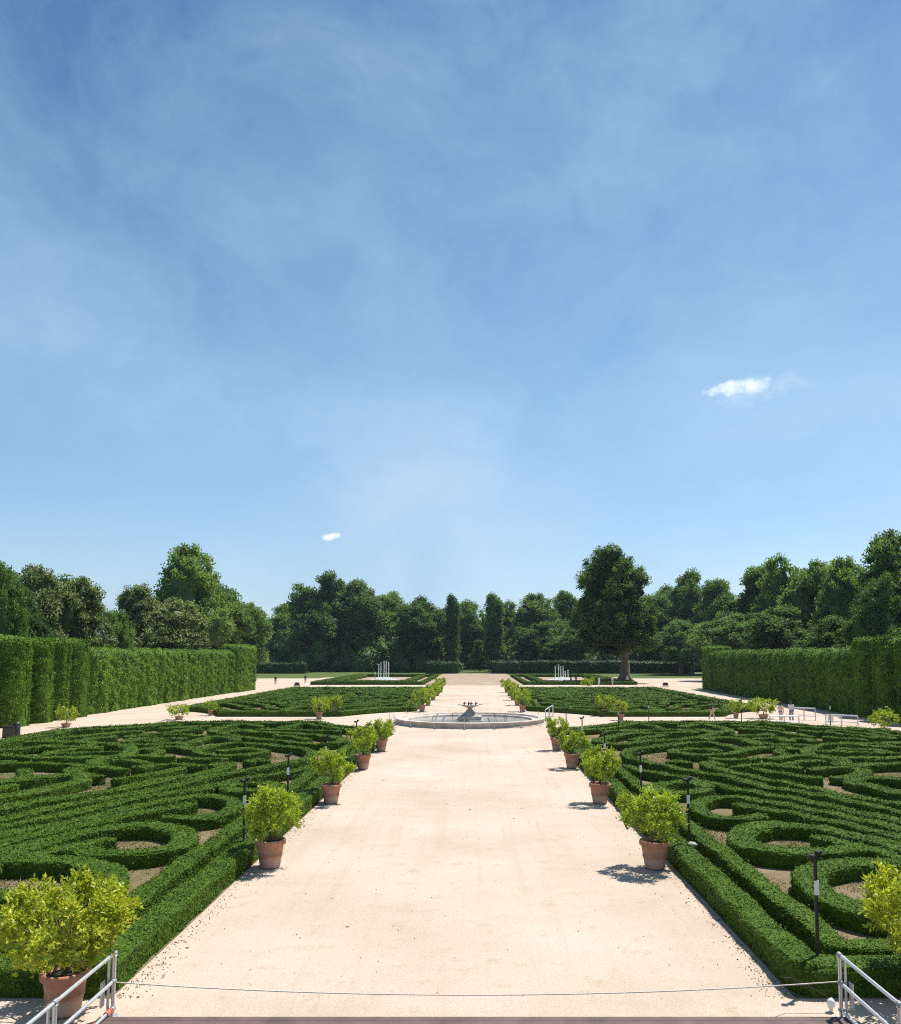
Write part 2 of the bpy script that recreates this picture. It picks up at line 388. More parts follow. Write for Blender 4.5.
def hedge_mesh(path, w, h, dens=None, ds=None, rough=.018, round_=.15, big=0.0, flat=True, rings_side=3, lsize=None, seed=0, zb=0.0, thin=1.0, folds=0.0, fstep=2.2):
    """one clipped hedge run: rounded-box section swept along the path, rough surface, small leaves on it"""
    P0 = np.array(path, float)
    Yd = np.hypot(P0[:, 0], P0[:, 1]).mean()
    if ds is None: ds = np.clip(Yd / 200, .13, .4)
    P = resample(path, ds)
    n = len(P); ds = np.linalg.norm(P[1] - P[0])
    T = np.gradient(P, axis=0); T /= np.linalg.norm(T, axis=1)[:, None] + 1e-9
    Nn = np.stack([-T[:, 1], T[:, 0]], 1)
    # end caps: extra rings narrowing to a rounded end
    capn = 4; e = np.linspace(0, 1, capn + 1)[1:]
    ext = w * .45
    Pa = P[0] - T[0] * ext * np.sin(e[::-1] * PI / 2)[:, None]; Pb = P[-1] + T[-1] * ext * np.sin(e * PI / 2)[:, None]
    sa = np.cos(e[::-1] * PI / 2 * .97); sb = np.cos(e * PI / 2 * .97)
    P = np.concatenate([Pa, P, Pb]); Nn = np.concatenate([np.repeat(Nn[:1], capn, 0), Nn, np.repeat(Nn[-1:], capn, 0)])
    T = np.concatenate([np.repeat(T[:1], capn, 0), T, np.repeat(T[-1:], capn, 0)])
    sc_ = np.concatenate([sa, np.ones(n), sb]); n = len(P)
    hw = w / 2; r = round_ * min(1, 1)
    r = min(round_ * h if h < 2 else round_, hw * .8)
    prof = [(-hw * .94, 0.0)]
    for i in range(1, rings_side + 1): prof.append((-hw * (.95 + .05 * i / rings_side), (h - r) * i / rings_side))
    for a in (30, 60, 90): prof.append((-hw + r - r * math.cos(math.radians(a)), h - r + r * math.sin(math.radians(a))))
    k = max(1, int((w - 2 * r) / max(ds, .15)))
    for i in range(1, k): prof.append((-hw + r + (w - 2 * r) * i / k, h))
    prof += [(-x, z) for x, z in reversed(prof[:rings_side + 4])]
    prof = np.array(prof); m = len(prof)
    pn = np.gradient(prof, axis=0); pn = np.stack([-pn[:, 1], pn[:, 0]], 1); pn /= np.linalg.norm(pn, axis=1)[:, None] + 1e-9   # outward
    lat = prof[:, 0][None] * sc_[:, None]; z = np.repeat(prof[:, 1][None], n, 0) * (.9 + .1 * np.sqrt(sc_))[:, None]
    X = P[:, 0][:, None] + Nn[:, 0][:, None] * lat; Y = P[:, 1][:, None] + Nn[:, 1][:, None] * lat
    # roughness: fine jitter and slow waviness
    ph = R.uniform(0, 6.28, 6)
    slow = (np.sin(X * 1.3 + ph[0]) + np.sin(Y * 1.7 + ph[1]) + np.sin((X + Y) * 2.9 + z * 4 + ph[2])) * rough * .45
    if big: slow = slow + big * (np.sin(X * .8 + Y * .55 + ph[3]) * .5 + np.sin(Y * 1.1 - X * .3 + ph[4] + z * .5) * .5)
    if folds:
        tot_ = n * ds; sarc = np.arange(n) * ds
        fp_ = np.cumsum(R.uniform(.6, 1.4, int(tot_ / fstep) + 2) * fstep)
        dd_ = np.abs(sarc[:, None] - fp_[None]).min(1)
        slow = slow - (folds * (np.exp(-(dd_ / (.2 * fstep)) ** 2)))[:, None] * (.6 + .4 * np.sin(z * .9 + ph[5]))
    if not flat:         # leafy lumps
        for q in range(7):
            kx, ky, kz = R.normal(0, 1, 3); kl = 2 * PI / R.uniform(.5, 1.2) / math.sqrt(kx * kx + ky * ky + kz * kz)
            slow = slow + .055 * np.sin((X * kx + Y * ky + z * kz) * kl + R.uniform(0, 6.28))
    dsp = slow + R.normal(0, rough * .8, X.shape)
    X = X + Nn[:, 0][:, None] * pn[:, 0][None] * dsp; Y = Y + Nn[:, 1][:, None] * pn[:, 0][None] * dsp
    if flat:
        wav = .022 * (np.sin(X * .9 + ph[3]) + np.sin(Y * 1.15 + ph[4]) + np.sin((X - Y) * 2.3 + ph[5]))
        z = z * (1 + wav / h)
    z = np.maximum(z + pn[:, 1][None] * dsp, 0) * np.where(prof[:, 1] == 0, 0, 1)[None] + zb
    X += T[:, 0][:, None] * R.normal(0, rough * .5, X.shape)
    V = np.stack([X, Y, z], 2)
    mb = MB()
    i = np.arange(n - 1)[:, None] * m; j = np.arange(m - 1)[None]
    Fq = np.stack([i + j, i + m + j, i + m + j + 1, i + j + 1], 2).reshape(-1, 4)
    mb.add(V.reshape(-1, 3), Fq, rnd=R.uniform(.05, .4, len(Fq)), smooth=not flat)
    mb.add(V[0], [list(range(m))], rnd=.15); mb.add(V[-1], [list(range(m - 1, -1, -1))], rnd=.15)
    # leaves
    dist = np.hypot(P[:, 0], P[:, 1])
    if dens is None:
        D = np.interp(dist, [0, 20, 30, 50, 80, 140], [1500, 1250, 640, 210, 70, 22]) * thin
        D = np.where(np.abs(P[:, 0]) > .78 * np.maximum(P[:, 1], 0) + 2, 0, D)
    else: D = np.full(n, float(dens))
    seglen = np.concatenate([np.linalg.norm(np.diff(P, axis=0), axis=1), [0]])
    seglen = np.hypot(seglen, np.concatenate([np.abs(np.diff(sc_)), [0]]) * w * .6)
    cnt = R.poisson(D * seglen * np.maximum(sc_, .3)); cnt[-1] = 0
    I = np.repeat(np.arange(n), cnt)
    if len(I):
        pl = np.linalg.norm(np.diff(prof, axis=0), axis=1); J = R.choice(m - 1, len(I), p=pl / pl.sum())
        a, b = R.random(len(I))[:, None], R.random(len(I))[:, None]
        pos = (V[I, J] * (1 - a) + V[I + 1, J] * a) * (1 - b) + (V[I, J + 1] * (1 - a) + V[I + 1, J + 1] * a) * b
        nv = np.concatenate([Nn[I] * pn[J, 0][:, None], pn[J, 1][:, None]], 1); nv[:, 2] += .25
        L = np.interp(dist[I], [15, 30, 60, 140], [.048, .07, .12, .24]) if lsize is None else np.full(len(I), lsize)
        if flat: pos = pos + nv * (np.where(R.random(len(pos)) < .06, R.uniform(.02, .075, len(pos)), 0))[:, None]
        if not flat: pos = pos + nv * R.uniform(-.04, .16, (len(pos), 1))
        mb.leaves(pos + nv * L[:, None] * .12, nv, L, L * .55, lay=.42 if flat else .5)
    return mb

BH = .41           # height of the box scrolls
def U(u, side): return AX + u * side     # side +1 right, -1 left

# outlines ------------------------------------------------------------
Y0, YN, YC, YF, YFE = 14.9, 69.3, 75.0, 80.7, 142.0
UO = 31.0; RC = 13.9; RS = 14.8; US = 38.4
def arc(cx, cy, r, a0, a1, n=14): return [(cx + r * math.cos(math.radians(a)), cy + r * math.sin(math.radians(a))) for a in np.linspace(a0, a1, n)]
def near_outline(ins):
    """closed outline of a near bed in (u, Y), inset by ins"""
    ui = 6.0 + ins; uo = UO - ins; y0 = Y0 + ins; yn = YN - ins
    rc = RC + ins; rs = RS + ins
    a0 = -math.degrees(math.acos(min(1, ui / rc))); a1 = -math.degrees(math.asin((YC - yn) / rc))
    b0 = 180 + math.degrees(math.asin((YC - yn) / rs)); b1 = 180 + math.degrees(math.acos((US - uo) / rs))
    return [(ui, y0)] + arc(0, YC, rc, a0, a1) + arc(US, YC, rs, b0, b1) + [(uo, y0)]
FS = (YFE - YF) / (YN - Y0)
def far_map(u, y): return (u, YF + (YN - y) * FS)

# scroll centre lines of the right near bed, read on the photograph at hedge-top height
SCROLLS = [
 ('long box scroll that ends in a spiral beside the fountain corner', [(687,749.2),(672,750),(673,752),(690,754.2),(715,754.6),(737,753.2),(744.5,750),(728,745),(706,742.3),(683,743),(657.7,745.3),(637.7,747.7),(627.7,750.5),(625,754.4),(631,758.5),(646.6,762),(664.3,765.5),(688,769.5),(727,775.5),(753,784),(827,797),(901,812),(1000,832)]),
 ('short box tail curling inside the fountain corner spiral', [(690,747.5),(705,748.6),(716,750)]),
 ('long straight box band starting by the third citrus pot', [(624.4,765.5),(646.6,771),(680,775.5),(704,781.5),(753.6,790.5),(827,804.5),(901,821),(1000,842)]),
 ('long box band with a small hooked end amid the beds', [(722,764.8),(712,762.3),(704.4,762.7),(710,767),(722,770.2),(740,773.5),(784.6,782),(829,791),(901,803),(1000,821)]),
 ('tiny box hook above the long diagonal bands', [(671,761),(679,758.8),(687,761.5)]),
 ('small oval box ring behind the second lamp post', [(706,785),(690,781.6),(670,782),(655,784.5),(654,787.2),(670,790.5),(690,791),(704,788.4)]),
 ('box hook opening into a long band, second from the front ring', [(1000,852),(901,829),(827,813),(766,800.8),(722,795),(700,799),(694,806),(704,813.5),(724,817.5),(745,818.3),(759,816)]),
 ('straight box band starting inside the second hook', [(741,804.5),(752,807),(790,811.5),(851,824),(901,836),(1000,862)]),
 ('large oval box ring nearest the gravel strip', [(1000,874),(901,846.5),(852,832),(802,825),(766,824.5),(743,830),(739,839),(752,847.5),(785,852),(827,851.5),(850,848)]),
 ('box band growing out of the large oval ring', [(820,837.5),(835,839.5),(870,847),(901,855),(1000,884)]),
 ('foremost box curl facing the lamp post', [(1000,862),(901,859.5),(850,861),(818,866),(808,874),(810,885),(824,895),(845,904),(868,911),(901,917),(960,921)]),
 ('pointed box lens nearest the round plaza', [(650,741),(625,744),(605,742.7),(595,740),(605,737),(630,733.3),(660,733),(690,731.3),(706,730.5)]),
 ('thin box band along the back of the pointed lens', [(655,740.5),(680,738),(700,736),(719,733)]),
 ('short straight box piece behind the pointed lens', [(657,729.3),(680,729),(706,730.6)]),
 ('flat box leaf at the back beside the cross path', [(682,726),(700,724),(720,726.5),(732,731),(718,732.5),(700,730)]),
 ('small box loop left of the back leaf', [(704,739),(715,736.3),(735,737),(749,740.5),(757,743.5)]),
 ('wavy box piece right of the fountain corner spiral', [(745,748.5),(760,746),(778,746),(795,748.5)]),
 ('small box arc at the back of the middle group', [(758,738.2),(775,737.5),(790,741)]),
 ('short box stub between the two spirals', [(795,738),(806,738.6),(816,741)]),
 ('box spiral on the outer side of the bed', [(1000,740),(901,741.5),(860,741.8),(825,743.5),(808,747.5),(807,752),(818,755.5),(850,757.5),(890,757.5),(930,755)]),
 ('curled tail inside the outer box spiral', [(842,748),(862,748.6),(880,750),(893,753.5)]),
 ('box wave in front of the outer spiral', [(770,757.5),(800,755),(830,757),(847,761),(838,764.5)]),
 ('thick box lobe in the middle of the bed', [(738,766),(750,764),(767,763.6),(783,765),(796,768)]),
 ('thick box crescent beside the dry open soil', [(814,768.5),(828,767),(850,767.5),(866,770),(858,774.5),(838,776)]),
 ('box hook pointing at the dry open soil', [(1000,812),(901,792),(868,784),(850,780),(855,776.2),(875,775.5),(901,779),(1000,786)]),
 ('outer box band near the side border', [(852,765.5),(880,763.5),(920,763),(1000,768)]),
 ('box leaf lying along the side border', [(800,731),(830,733),(870,736.5),(901,739),(870,733.5),(830,730)]),
 ('straight box band along the back border', [(742,728.5),(765,730),(790,733.5),(812,736)]),
]
plan = []
for desc, pts in SCROLLS:
    q = [at(px, py, BH) for px, py in pts]
    plan.append((desc, [(x - AX, y) for x, y in q]))

FILL = [
 ('box hook in the outer near corner', [(12, 18), (18, 17.6), (23, 18.5), (24, 21), (20, 22), (16, 21.2)]),
 ('long box wave along the near border', [(14, 24.2), (18, 23.8), (22, 24.5), (26, 23), (28, 19)]),
 ('box oval in the outer near corner', [(26, 18.2), (28, 17.5), (28.6, 20), (27, 21.5)]),
 ('straight box band on the outer side', [(17, 27.5), (21, 26.8), (25, 26.5), (28.5, 25)]),
 ('box curl on the outer side', [(20, 31), (24, 29.5), (28, 28.5), (28.6, 31.5), (25, 33), (22, 33.2)]),
 ('outer box band of the middle', [(22, 36.5), (25.5, 35.2), (28.6, 34.2)]),
 ('outer box hook of the middle', [(23, 40), (27, 38.4), (28.6, 40), (27, 43), (24, 43.5)]),
]
for d_, p_ in FILL: plan.append((d_, p_))
def clip_path(pts, test):
    runs, cur = [], []
    for p in pts:
        if test(p): cur.append(p)
        else:
            if len(cur) > 3: runs.append(cur)
            cur = []
    if len(cur) > 3: runs.append(cur)
    return max(runs, key=len) if runs else None
def in_bed(p):
    u, y = p
    return 7.98 < u < UO - 2.3 and Y0 + 2.1 < y < YN - 1.9 and math.hypot(u, y - YC) > RC + 2.0 and math.hypot(u - US, y - YC) > RS + 2.0

def in_bed0(p): return in_bed(p) and not (p[1] < 33 and p[0] < 10.6)
pts_ = [np.array(resample(smooth_curve(p, 3), .3)) for _, p in plan]
allp = np.concatenate(pts_ + [np.array(resample(near_outline(1.42) + near_outline(1.42)[:1], .4))])
gx, gy = np.meshgrid(np.arange(9, 29, .5), np.arange(17.5, 67.5, .5)); cand = np.array([c for c in np.stack([gx.ravel(), gy.ravel()], 1) if in_bed0(c)])
fills = []
for k in range(26):
    dd = np.sqrt(((cand[:, None] - allp[None]) ** 2).sum(2)).min(1); i = dd.argmax()
    if dd[i] < 1.45: break
    c = cand[i]; j = ((allp - c) ** 2).sum(1).argmin(); q = allp[j]      # lie along the neighbouring run
    nrm = (q - c) / (np.linalg.norm(q - c) + 1e-9); tg = np.array([-nrm[1], nrm[0]])
    ln = R.uniform(1.1, 2.0); bend = R.uniform(-.5, .5); hook = R.choice([0, 0, 1]) * .8
    p_ = [c - tg * ln * t + nrm * bend * (t * t) for t in (-1, -.5, 0, .5, 1)]
    if hook: p_.append(p_[-1] - tg * .4 + nrm * hook * np.sign(bend))
    p_ = [tuple(x_) for x_ in p_ if in_bed(x_)]
    if len(p_) < 4: cand = np.delete(cand, i, 0); continue
    kind_ = 'small box hook' if hook else 'short curved box piece' if abs(bend) > .25 else 'short straight box piece'
    row = 'near the front' if c[1] < 32 else 'in the middle' if c[1] < 47 else 'towards the back'
    colm = 'avenue side' if c[0] < 15 else 'halfway across' if c[0] < 22 else 'outer side'
    fills.append((f'{kind_} {row}, {colm}', c[0], p_)); allp = np.concatenate([allp, np.array(resample(p_, .3))])
FN = set()
for key in sorted({f[0] for f in fills}):
    g = sorted([f for f in fills if f[0] == key], key=lambda f: f[1])
    for n_, f in enumerate(g):
        d_ = key + ('' if len(g) == 1 else [', nearest the avenue', ', second from the avenue', ', third from the avenue', ', fourth from the avenue', ', fifth from the avenue'][min(n_, 4)])
        plan.append((d_, f[2])); FN.add(d_)
SN = {1: 'right', -1: 'left'}
for side in (1, -1):
    s = SN[side]
    out = near_outline(0)
    sheet('bed_soil', [[(U(u, side), y) for u, y in out]], 0.0, M['bed_soil'])
    fo = [far_map(u, y) for u, y in out]
    sheet('bed_soil', [[(U(u, side), y) for u, y in fo]], 0.0, M['bed_soil'])
    for ins, hh, ww, nm in ((.36, .50, .64, 'outer'), (1.42, .45, .54, 'inner')):
        o = near_outline(ins); o = o + o[:1]
        P = [(U(u, side), y) for u, y in o]
        # keep corners: resample each straight, no smoothing
        mb = hedge_mesh(P, ww, hh)
        ob = mb.build('border_hedge', M['box'])
        tag(ob, f"{'outer' if ins < 1 else 'inner'} low clipped box border hedge round the {s} front parterre", 'hedge', 'box hedges of the parterre')
        o = [far_map(u, y) for u, y in near_outline(ins * .9)]; o = o + o[:1]
        if True:
            ob = hedge_mesh([(U(u, side), y) for u, y in o], ww, hh, thin=1.3).build('border_hedge', M['box'])
            tag(ob, f"{'outer' if ins < 1 else 'inner'} low clipped box border hedge round the {s} parterre beyond the cross path", 'hedge', 'box hedges of the parterre')
    for i, (desc, pts) in enumerate(plan):
        c = smooth_curve(pts, 3)
        if side < 0: c = c + R.normal(0, .03, 2)
        c = clip_path([tuple(p) for p in resample(c, .15)], in_bed)
        if c is None: continue
        w = .62 if 'band' in desc or 'long' in desc else (.56 if desc in FN else .8)
        ob = hedge_mesh([(U(u, side), y) for u, y in c], w, BH + R.uniform(-.03, .03)).build('box_hedge', M['box'])
        tag(ob, f'{desc}, {s} front parterre', 'hedge', 'box hedges of the parterre')
        f = [far_map(u, y) for u, y in c]
        ob = hedge_mesh([(U(u, side), y) for u, y in f], w * 1.3, BH, thin=1.3).build('box_hedge', M['box'])
        tag(ob, f'low box scroll hedge inside the {s} parterre beyond the cross path', 'hedge', f'box scrolls of the far {s} parterre')
    # third beds with the water jets
    sheet('bed_gravel', [[(U(u, side), y) for u, y in rect(10.3, 166, 33, 232)]], 0.0, M['tan'])
    P = [(U(u, side), y) for u, y in rect(10.6, 166.4, 32.6, 231.6) + [(10.6, 166.4)]]
    tag(hedge_mesh(P, .9, .6, thin=1.5).build('border_hedge', M['box']), f'low box border hedge round the {s} water jets', 'hedge', 'box hedges round the water jets')
    for (a, b, d) in (((13, 171), (30.5, 171), 'front'), ((12.8, 226), (30.5, 226), 'back')):
        tag(hedge_mesh([(U(a[0], side), a[1]), (U(b[0], side), b[1])], 1.6, .75, thin=2).build('box_hedge', M['box']),
            f'straight box hedge along the {d} of the {s} water jet bed', 'hedge', 'box hedges round the water jets')
    for uu, d in ((14, 'avenue'), (29.5, 'outer')):
        tag(hedge_mesh([(U(uu, side), 178), (U(uu, side), 220)], 1.6, .75, thin=2).build('box_hedge', M['box']),
            f'straight box hedge on the {d} side of the {s} water jets', 'hedge', 'box hedges round the water jets')

for side in (1, -1):      # dry grass and weeds between the scrolls
    mb = MB(); n = 150000
    P = np.stack([R.uniform(7.9, 24, n), 16.5 + 34 * R.random(n) ** 1.6, np.zeros(n)], 1)
    ph = np.sin(P[:, 0] * 1.1 + 1) + np.sin(P[:, 1] * .9 + side) + np.sin((P[:, 0] + P[:, 1]) * .55)
    P = P[(ph + R.normal(0, .6, n)) > -.3]; P[:, 0] = AX + P[:, 0] * side
    up = np.tile((0, 0, 1.0), (len(P), 1))
    mb.leaves(P, up, .075, .032, mat=np.where(R.random(len(P)) < .5 + .3 * np.sin(P[:, 0] * .9 + P[:, 1] * .7), 0, 1), spread=1.3)
    tag(mb.build('dry_grass', [M['weed'], M['straw']]), kind='stuff')
# tall clipped hornbeam hedges ------------------------------------------
def tall(name, path, w, h, label, dens=1300, lsize=.19, big=.10, round_=.35, mat='hornbeam', cat='hedge', group='tall clipped hedges', rough=.075, ds=.3, folds=0.0, fstep=2.2):
    ob = hedge_mesh(path, w, h, dens=dens, ds=ds, rough=rough, round_=round_, big=big, rings_side=max(4, int(h / .4)), lsize=lsize, flat=False, folds=folds, fstep=fstep).build(name, M[mat])
    return tag(ob, label, cat, group)
HX = 39.6
XL, XR = AX - HX, AX + HX
tall('tall_hedge', [(XL, 84.5), (XL, 131)], 2.6, 6.5, 'long lower stretch of tall clipped hornbeam hedge on the left, beyond the piers', big=.15, folds=.5, round_=.6)
tall('tall_hedge', [(XL - 1.6, 20), (XL - 1.6, 82)], 1.4, 7.3, 'tall clipped hornbeam wall on the left, running behind the leafy piers', dens=400)
for k, (ya, yb) in enumerate(((47, 52), (54.5, 59), (61.5, 66.6), (68.3, 71.7), (72.6, 75.0), (75.7, 78.3), (78.9, 82.2))):
    lab = ['leafy hornbeam pier outside the left edge, before the visible row', 'leafy hornbeam pier cut off by the left picture edge', 'lower rounded hornbeam pier at the left picture edge, behind the dark bins',
           'broad leafy hornbeam pier behind the potted citrus on the left side path', 'narrow leafy hornbeam pier right of the broad one', 'leafy hornbeam pier, second from the end of the left row', 'last leafy hornbeam pier, where the lower left hedge begins'][k]
    wy = yb - ya
    tall('hornbeam_pier', [(XL - 1.4, (ya + yb) / 2), (XL + 1.9 - .45 * wy, (ya + yb) / 2)], wy, 6.1 if k == 2 else 7.25, lab, dens=3200, group='hornbeam piers', cat='hedge', big=.12, ds=.3)
tall('tall_hedge', [(XL + .2, 133.5), (XL + .2, 142)], 3.4, 7.4, 'taller block of clipped hornbeam ending the left hedge', big=.1)
tall('tall_hedge', [(AX + 41.9, 139.5), (AX + 42.1, 145.5)], 3.6, 7.3, 'taller dark block of clipped hornbeam ending the right hedge', big=.1, folds=.3)
tall('tall_hedge', [(AX + 39.6, 84), (AX + 41.2, 137.5)], 3.4, 6.5, 'long lower stretch of tall clipped hornbeam hedge on the right, rounded on top', round_=1.1, big=.2, folds=.45, fstep=2.8)
tall('tall_hedge', [(XR + 1.6, 20), (XR + 1.6, 83)], 1.4, 7.4, 'tall clipped hornbeam wall on the right, running behind the leafy piers', dens=400)
for k, (ya, yb) in enumerate(((66.4, 69.9), (71, 74.2), (75.2, 78.4), (79.3, 82.6))):
    lab = ['leafy hornbeam pier just outside the right picture edge', 'leafy hornbeam pier cut by the right picture edge', 'leafy hornbeam pier behind the potted citrus by the right hedge', 'leafy hornbeam pier where the lower right hedge begins'][k]
    wy = yb - ya
    tall('hornbeam_pier', [(XR + 1.4, (ya + yb) / 2), (XR - 1.8 + .4 * wy, (ya + yb) / 2)], wy, 7.5, lab, dens=3200, group='hornbeam piers', big=.14, round_=.9, ds=.3)
# far dark hedges
YH = 268
def far_hedge(px0, px1, pyt, label, Y=YH, w=3.0):
    x0, h = at_y(px0, pyt, Y); x1, _ = at_y(px1, pyt, Y)
    tall('far_hedge', [(x0, Y), (x1, Y)], w, h, label, mat='yew', dens=60, lsize=.6, round_=.9, big=.25, group='dark hedges before the wood', ds=.8)
far_hedge(524, 581, 661, 'dark clipped hedge in front of the wood, right of the poplars')
far_hedge(583, 624, 661, 'dark clipped hedge behind the big tree trunk')
far_hedge(627, 690, 662, 'dark clipped hedge in front of the wood, right of the big trunk')
far_hedge(252, 303, 663, 'dark clipped hedge in front of the wood on the left')
far_hedge(498, 514, 661.5, 'rounded clipped shrub right of the avenue end', w=5)
far_hedge(517.5, 519.5, 662.5, 'small round clipped shrub beside a larger one, right of the avenue end', w=3)
far_hedge(433, 452, 662, 'rounded clipped shrub left of the avenue end', w=5)

# ------------------------------------------------------------------ trees
def crown_mb(ell, nclump, cr, ncard, card, tips=0.0, squash=.85, lobes=9, lobe_amp=.3, dense=.5):
    """ell: list of (cx,cy,cz,rx,ry,rz) ellipsoids with uneven, lobed surfaces that carry clumps of leaves"""
    mb = MB(); E = np.array(ell, float); wt = (E[:, 3] * E[:, 5]); wt /= wt.sum()
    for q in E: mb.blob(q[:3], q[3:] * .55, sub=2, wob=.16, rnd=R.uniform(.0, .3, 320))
    LD = R.normal(size=(len(E), lobes, 3)); LD /= np.linalg.norm(LD, axis=2)[..., None]; LA = R.uniform(-.6, 1, (len(E), lobes)) * lobe_amp
    for c in range(nclump):
        e = R.choice(len(E), p=wt); q = E[e]
        d = R.normal(size=3); d /= np.linalg.norm(d)
        if d[2] < -.6: d[2] *= -.6
        lob = .92 + (LA[e] * np.maximum(0, LD[e] @ d) ** 4).sum()
        cen = q[:3] + d * q[3:] * np.clip(lob, .7, 1.18) * R.uniform(.80, 1.0)
        r = cr * R.uniform(.5, 1.4)
        cen[2] = max(cen[2], r * .4)
        tone = R.normal(.0, .13)
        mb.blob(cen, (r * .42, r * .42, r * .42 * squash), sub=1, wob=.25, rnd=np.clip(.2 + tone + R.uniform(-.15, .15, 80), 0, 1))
        n = int(ncard * (r / cr) ** 1.6 * R.uniform(.8, 1.2)) + 8; dd = R.normal(size=(n, 3)); dd /= np.linalg.norm(dd, axis=1)[:, None]
        pos = cen + dd * r * R.uniform(.45, 1.15, (n, 1)) * np.array([1, 1, squash])
        pos[:, 2] = np.maximum(pos[:, 2], .1)
        nv = dd * .7 + d * .4; nv[:, 2] += .25
        mm = np.where((R.random(n) < tips) & (dd[:, 2] > -.3), 1, 0) if tips else 0
        mb.leaves(pos, nv, card, card * .62, mat=mm, rnd=np.clip(R.random(n) * .8 + .1 + tone, 0, 1), spread=1.1)
    return mb
def trunk_mb(h, r, top, spread, n=6, roots=0):
    mb = MB()
    mb.tube([(0, 0, -.2), (0, 0, .25 * h), (.1, .05, .6 * h), (0, 0, h)], [r * 1.35, r, r * .85, r * .5], 10)
    for k in range(n):
        a = k * 2.4 + R.uniform(-.3, .3); z = h * R.uniform(.55, .95); sp = spread * R.uniform(.5, .9)
        mb.tube([(0, 0, z), (math.cos(a) * sp * .4, math.sin(a) * sp * .4, z + (top - z) * .3), (math.cos(a) * sp, math.sin(a) * sp, z + (top - z) * .7)], [r * .45, r * .3, r * .08], 6)
    for k in range(roots):
        a = k * 2 * PI / roots + .3
        mb.tube([(math.cos(a) * r * .5, math.sin(a) * r * .5, 1.6), (math.cos(a) * r * 1.2, math.sin(a) * r * 1.2, .5), (math.cos(a) * r * 2.4, math.sin(a) * r * 2.4, -.1)], [r * .5, r * .42, r * .15], 7)
    return mb
def tree_proto(name, ell, nclump, cr, ncard, card, leaf, trunk, tips=None, bark='bark', roots=0, squash=.85, amp=.3):
    t = empty(name, (0, 0, 0))
    trunk_mb(*trunk, roots=roots).build('trunk', M[bark], t)
    crown_mb(ell, nclump, cr, ncard, card, tips=.45 if tips else 0, squash=squash, lobe_amp=amp).build('crown', [M[leaf]] + ([M[tips]] if tips else []), t)
    return t
def bodies(n, W, z0, z1):
    """a main crown body and n side bodies of uneven size that together make a broad, uneven crown"""
    H = z1 - z0; out = [(R.normal(0, .4), R.normal(0, .4), z0 + H * .52, W * .36, W * .36, H * .46)]
    for k in range(n):
        a = k * 2 * PI / n + R.uniform(-.5, .5); rr = W * R.uniform(.2, .29); dd = W * .5 - rr
        out.append((math.cos(a) * dd, math.sin(a) * dd, z0 + H * R.uniform(.25, .68), rr, rr, H * R.uniform(.2, .3)))
    a = R.uniform(0, 6.28); out.append((math.cos(a) * W * .12, math.sin(a) * W * .12, z1 - H * .2, W * .2, W * .2, H * .2))
    return out
# prototypes are 20 m tall, crown 14 m wide unless said otherwise; used scaled
PROTO = {
 'broad': [tree_proto('broad_tree', bodies(5, 14, .3, 20), 230, 1.15, 105, .44, 'tree_mid', (7, .45, 17, 6), amp=.16) for _ in range(3)],
 'dark': [tree_proto('dark_tree', bodies(5, 14, .2, 20), 230, 1.15, 105, .44, 'tree_dark', (7, .45, 17, 6), amp=.16) for _ in range(3)],
 'loose': [tree_proto('loose_tree', bodies(6, 14, 1.5, 20), 230, 1.0, 105, .40, 'tree_mid', (8, .4, 18, 6), amp=.26) for _ in range(3)],
 'poplar': [tree_proto('poplar_tree', [(0, 0, z, 1.9 - .05 * abs(z - 8), 1.9 - .05 * abs(z - 8), 2.4) for z in np.arange(2.2, 19, 1.9)], 220, .62, 70, .38, 'tree_dark', (8, .3, 18, 1.2), squash=1.7, amp=.1)],
 'linden': [tree_proto('linden_tree', [(0, 0, 9.5, 6.0, 6.0, 9.8)] + bodies(6, 15, .4, 19), 300, 1.0, 100, .38, 'linden', (7, .45, 17, 6), tips='linden_tip', amp=.10) for _ in range(2)],
 'round': [tree_proto('round_tree', [(0, 0, 9.8, 6.2, 6.2, 10)], 240, .8, 90, .36, 'tree_mid', (4, .4, 15, 4), squash=1.2, amp=.05)],
 'light': [tree_proto('light_tree', bodies(5, 14, .4, 20), 230, 1.1, 100, .42, 'tree_light', (7, .4, 17, 6), amp=.16)],
}
PW = {'broad': 14, 'dark': 14, 'loose': 14, 'poplar': 4.0, 'linden': 15, 'round': 13, 'light': 14}
used = {}
def tree(kind, px, pyt, wpx, Y, label, name, group='trees of the surrounding park', var=None):
    x, zt = at_y(px, pyt, Y)
    k = used.get(kind, 0); used[kind] = k + 1
    pr = PROTO[kind][k % len(PROTO[kind])]
    o = pr if k < len(PROTO[kind]) else copy_tree(pr)
    o.name = name; o.location = (x, Y, 0); W = wpx / F * Y
    cr_ = [c for c in pr.children if c.name.startswith('crown')][0].data; co = np.empty(len(cr_.vertices) * 3, np.float32); cr_.vertices.foreach_get('co', co); co = co.reshape(-1, 3); zmax = np.percentile(co[:, 2], 99.9); W0 = np.percentile(co[:, 0], 99) - np.percentile(co[:, 0], 1); sx = W / W0; o.scale = (sx, sx * R.uniform(.9, 1.1), zt / zmax); o.rotation_euler = (0, 0, R.uniform(0, 6.28))
    tag(o, label, 'tree', group); return o
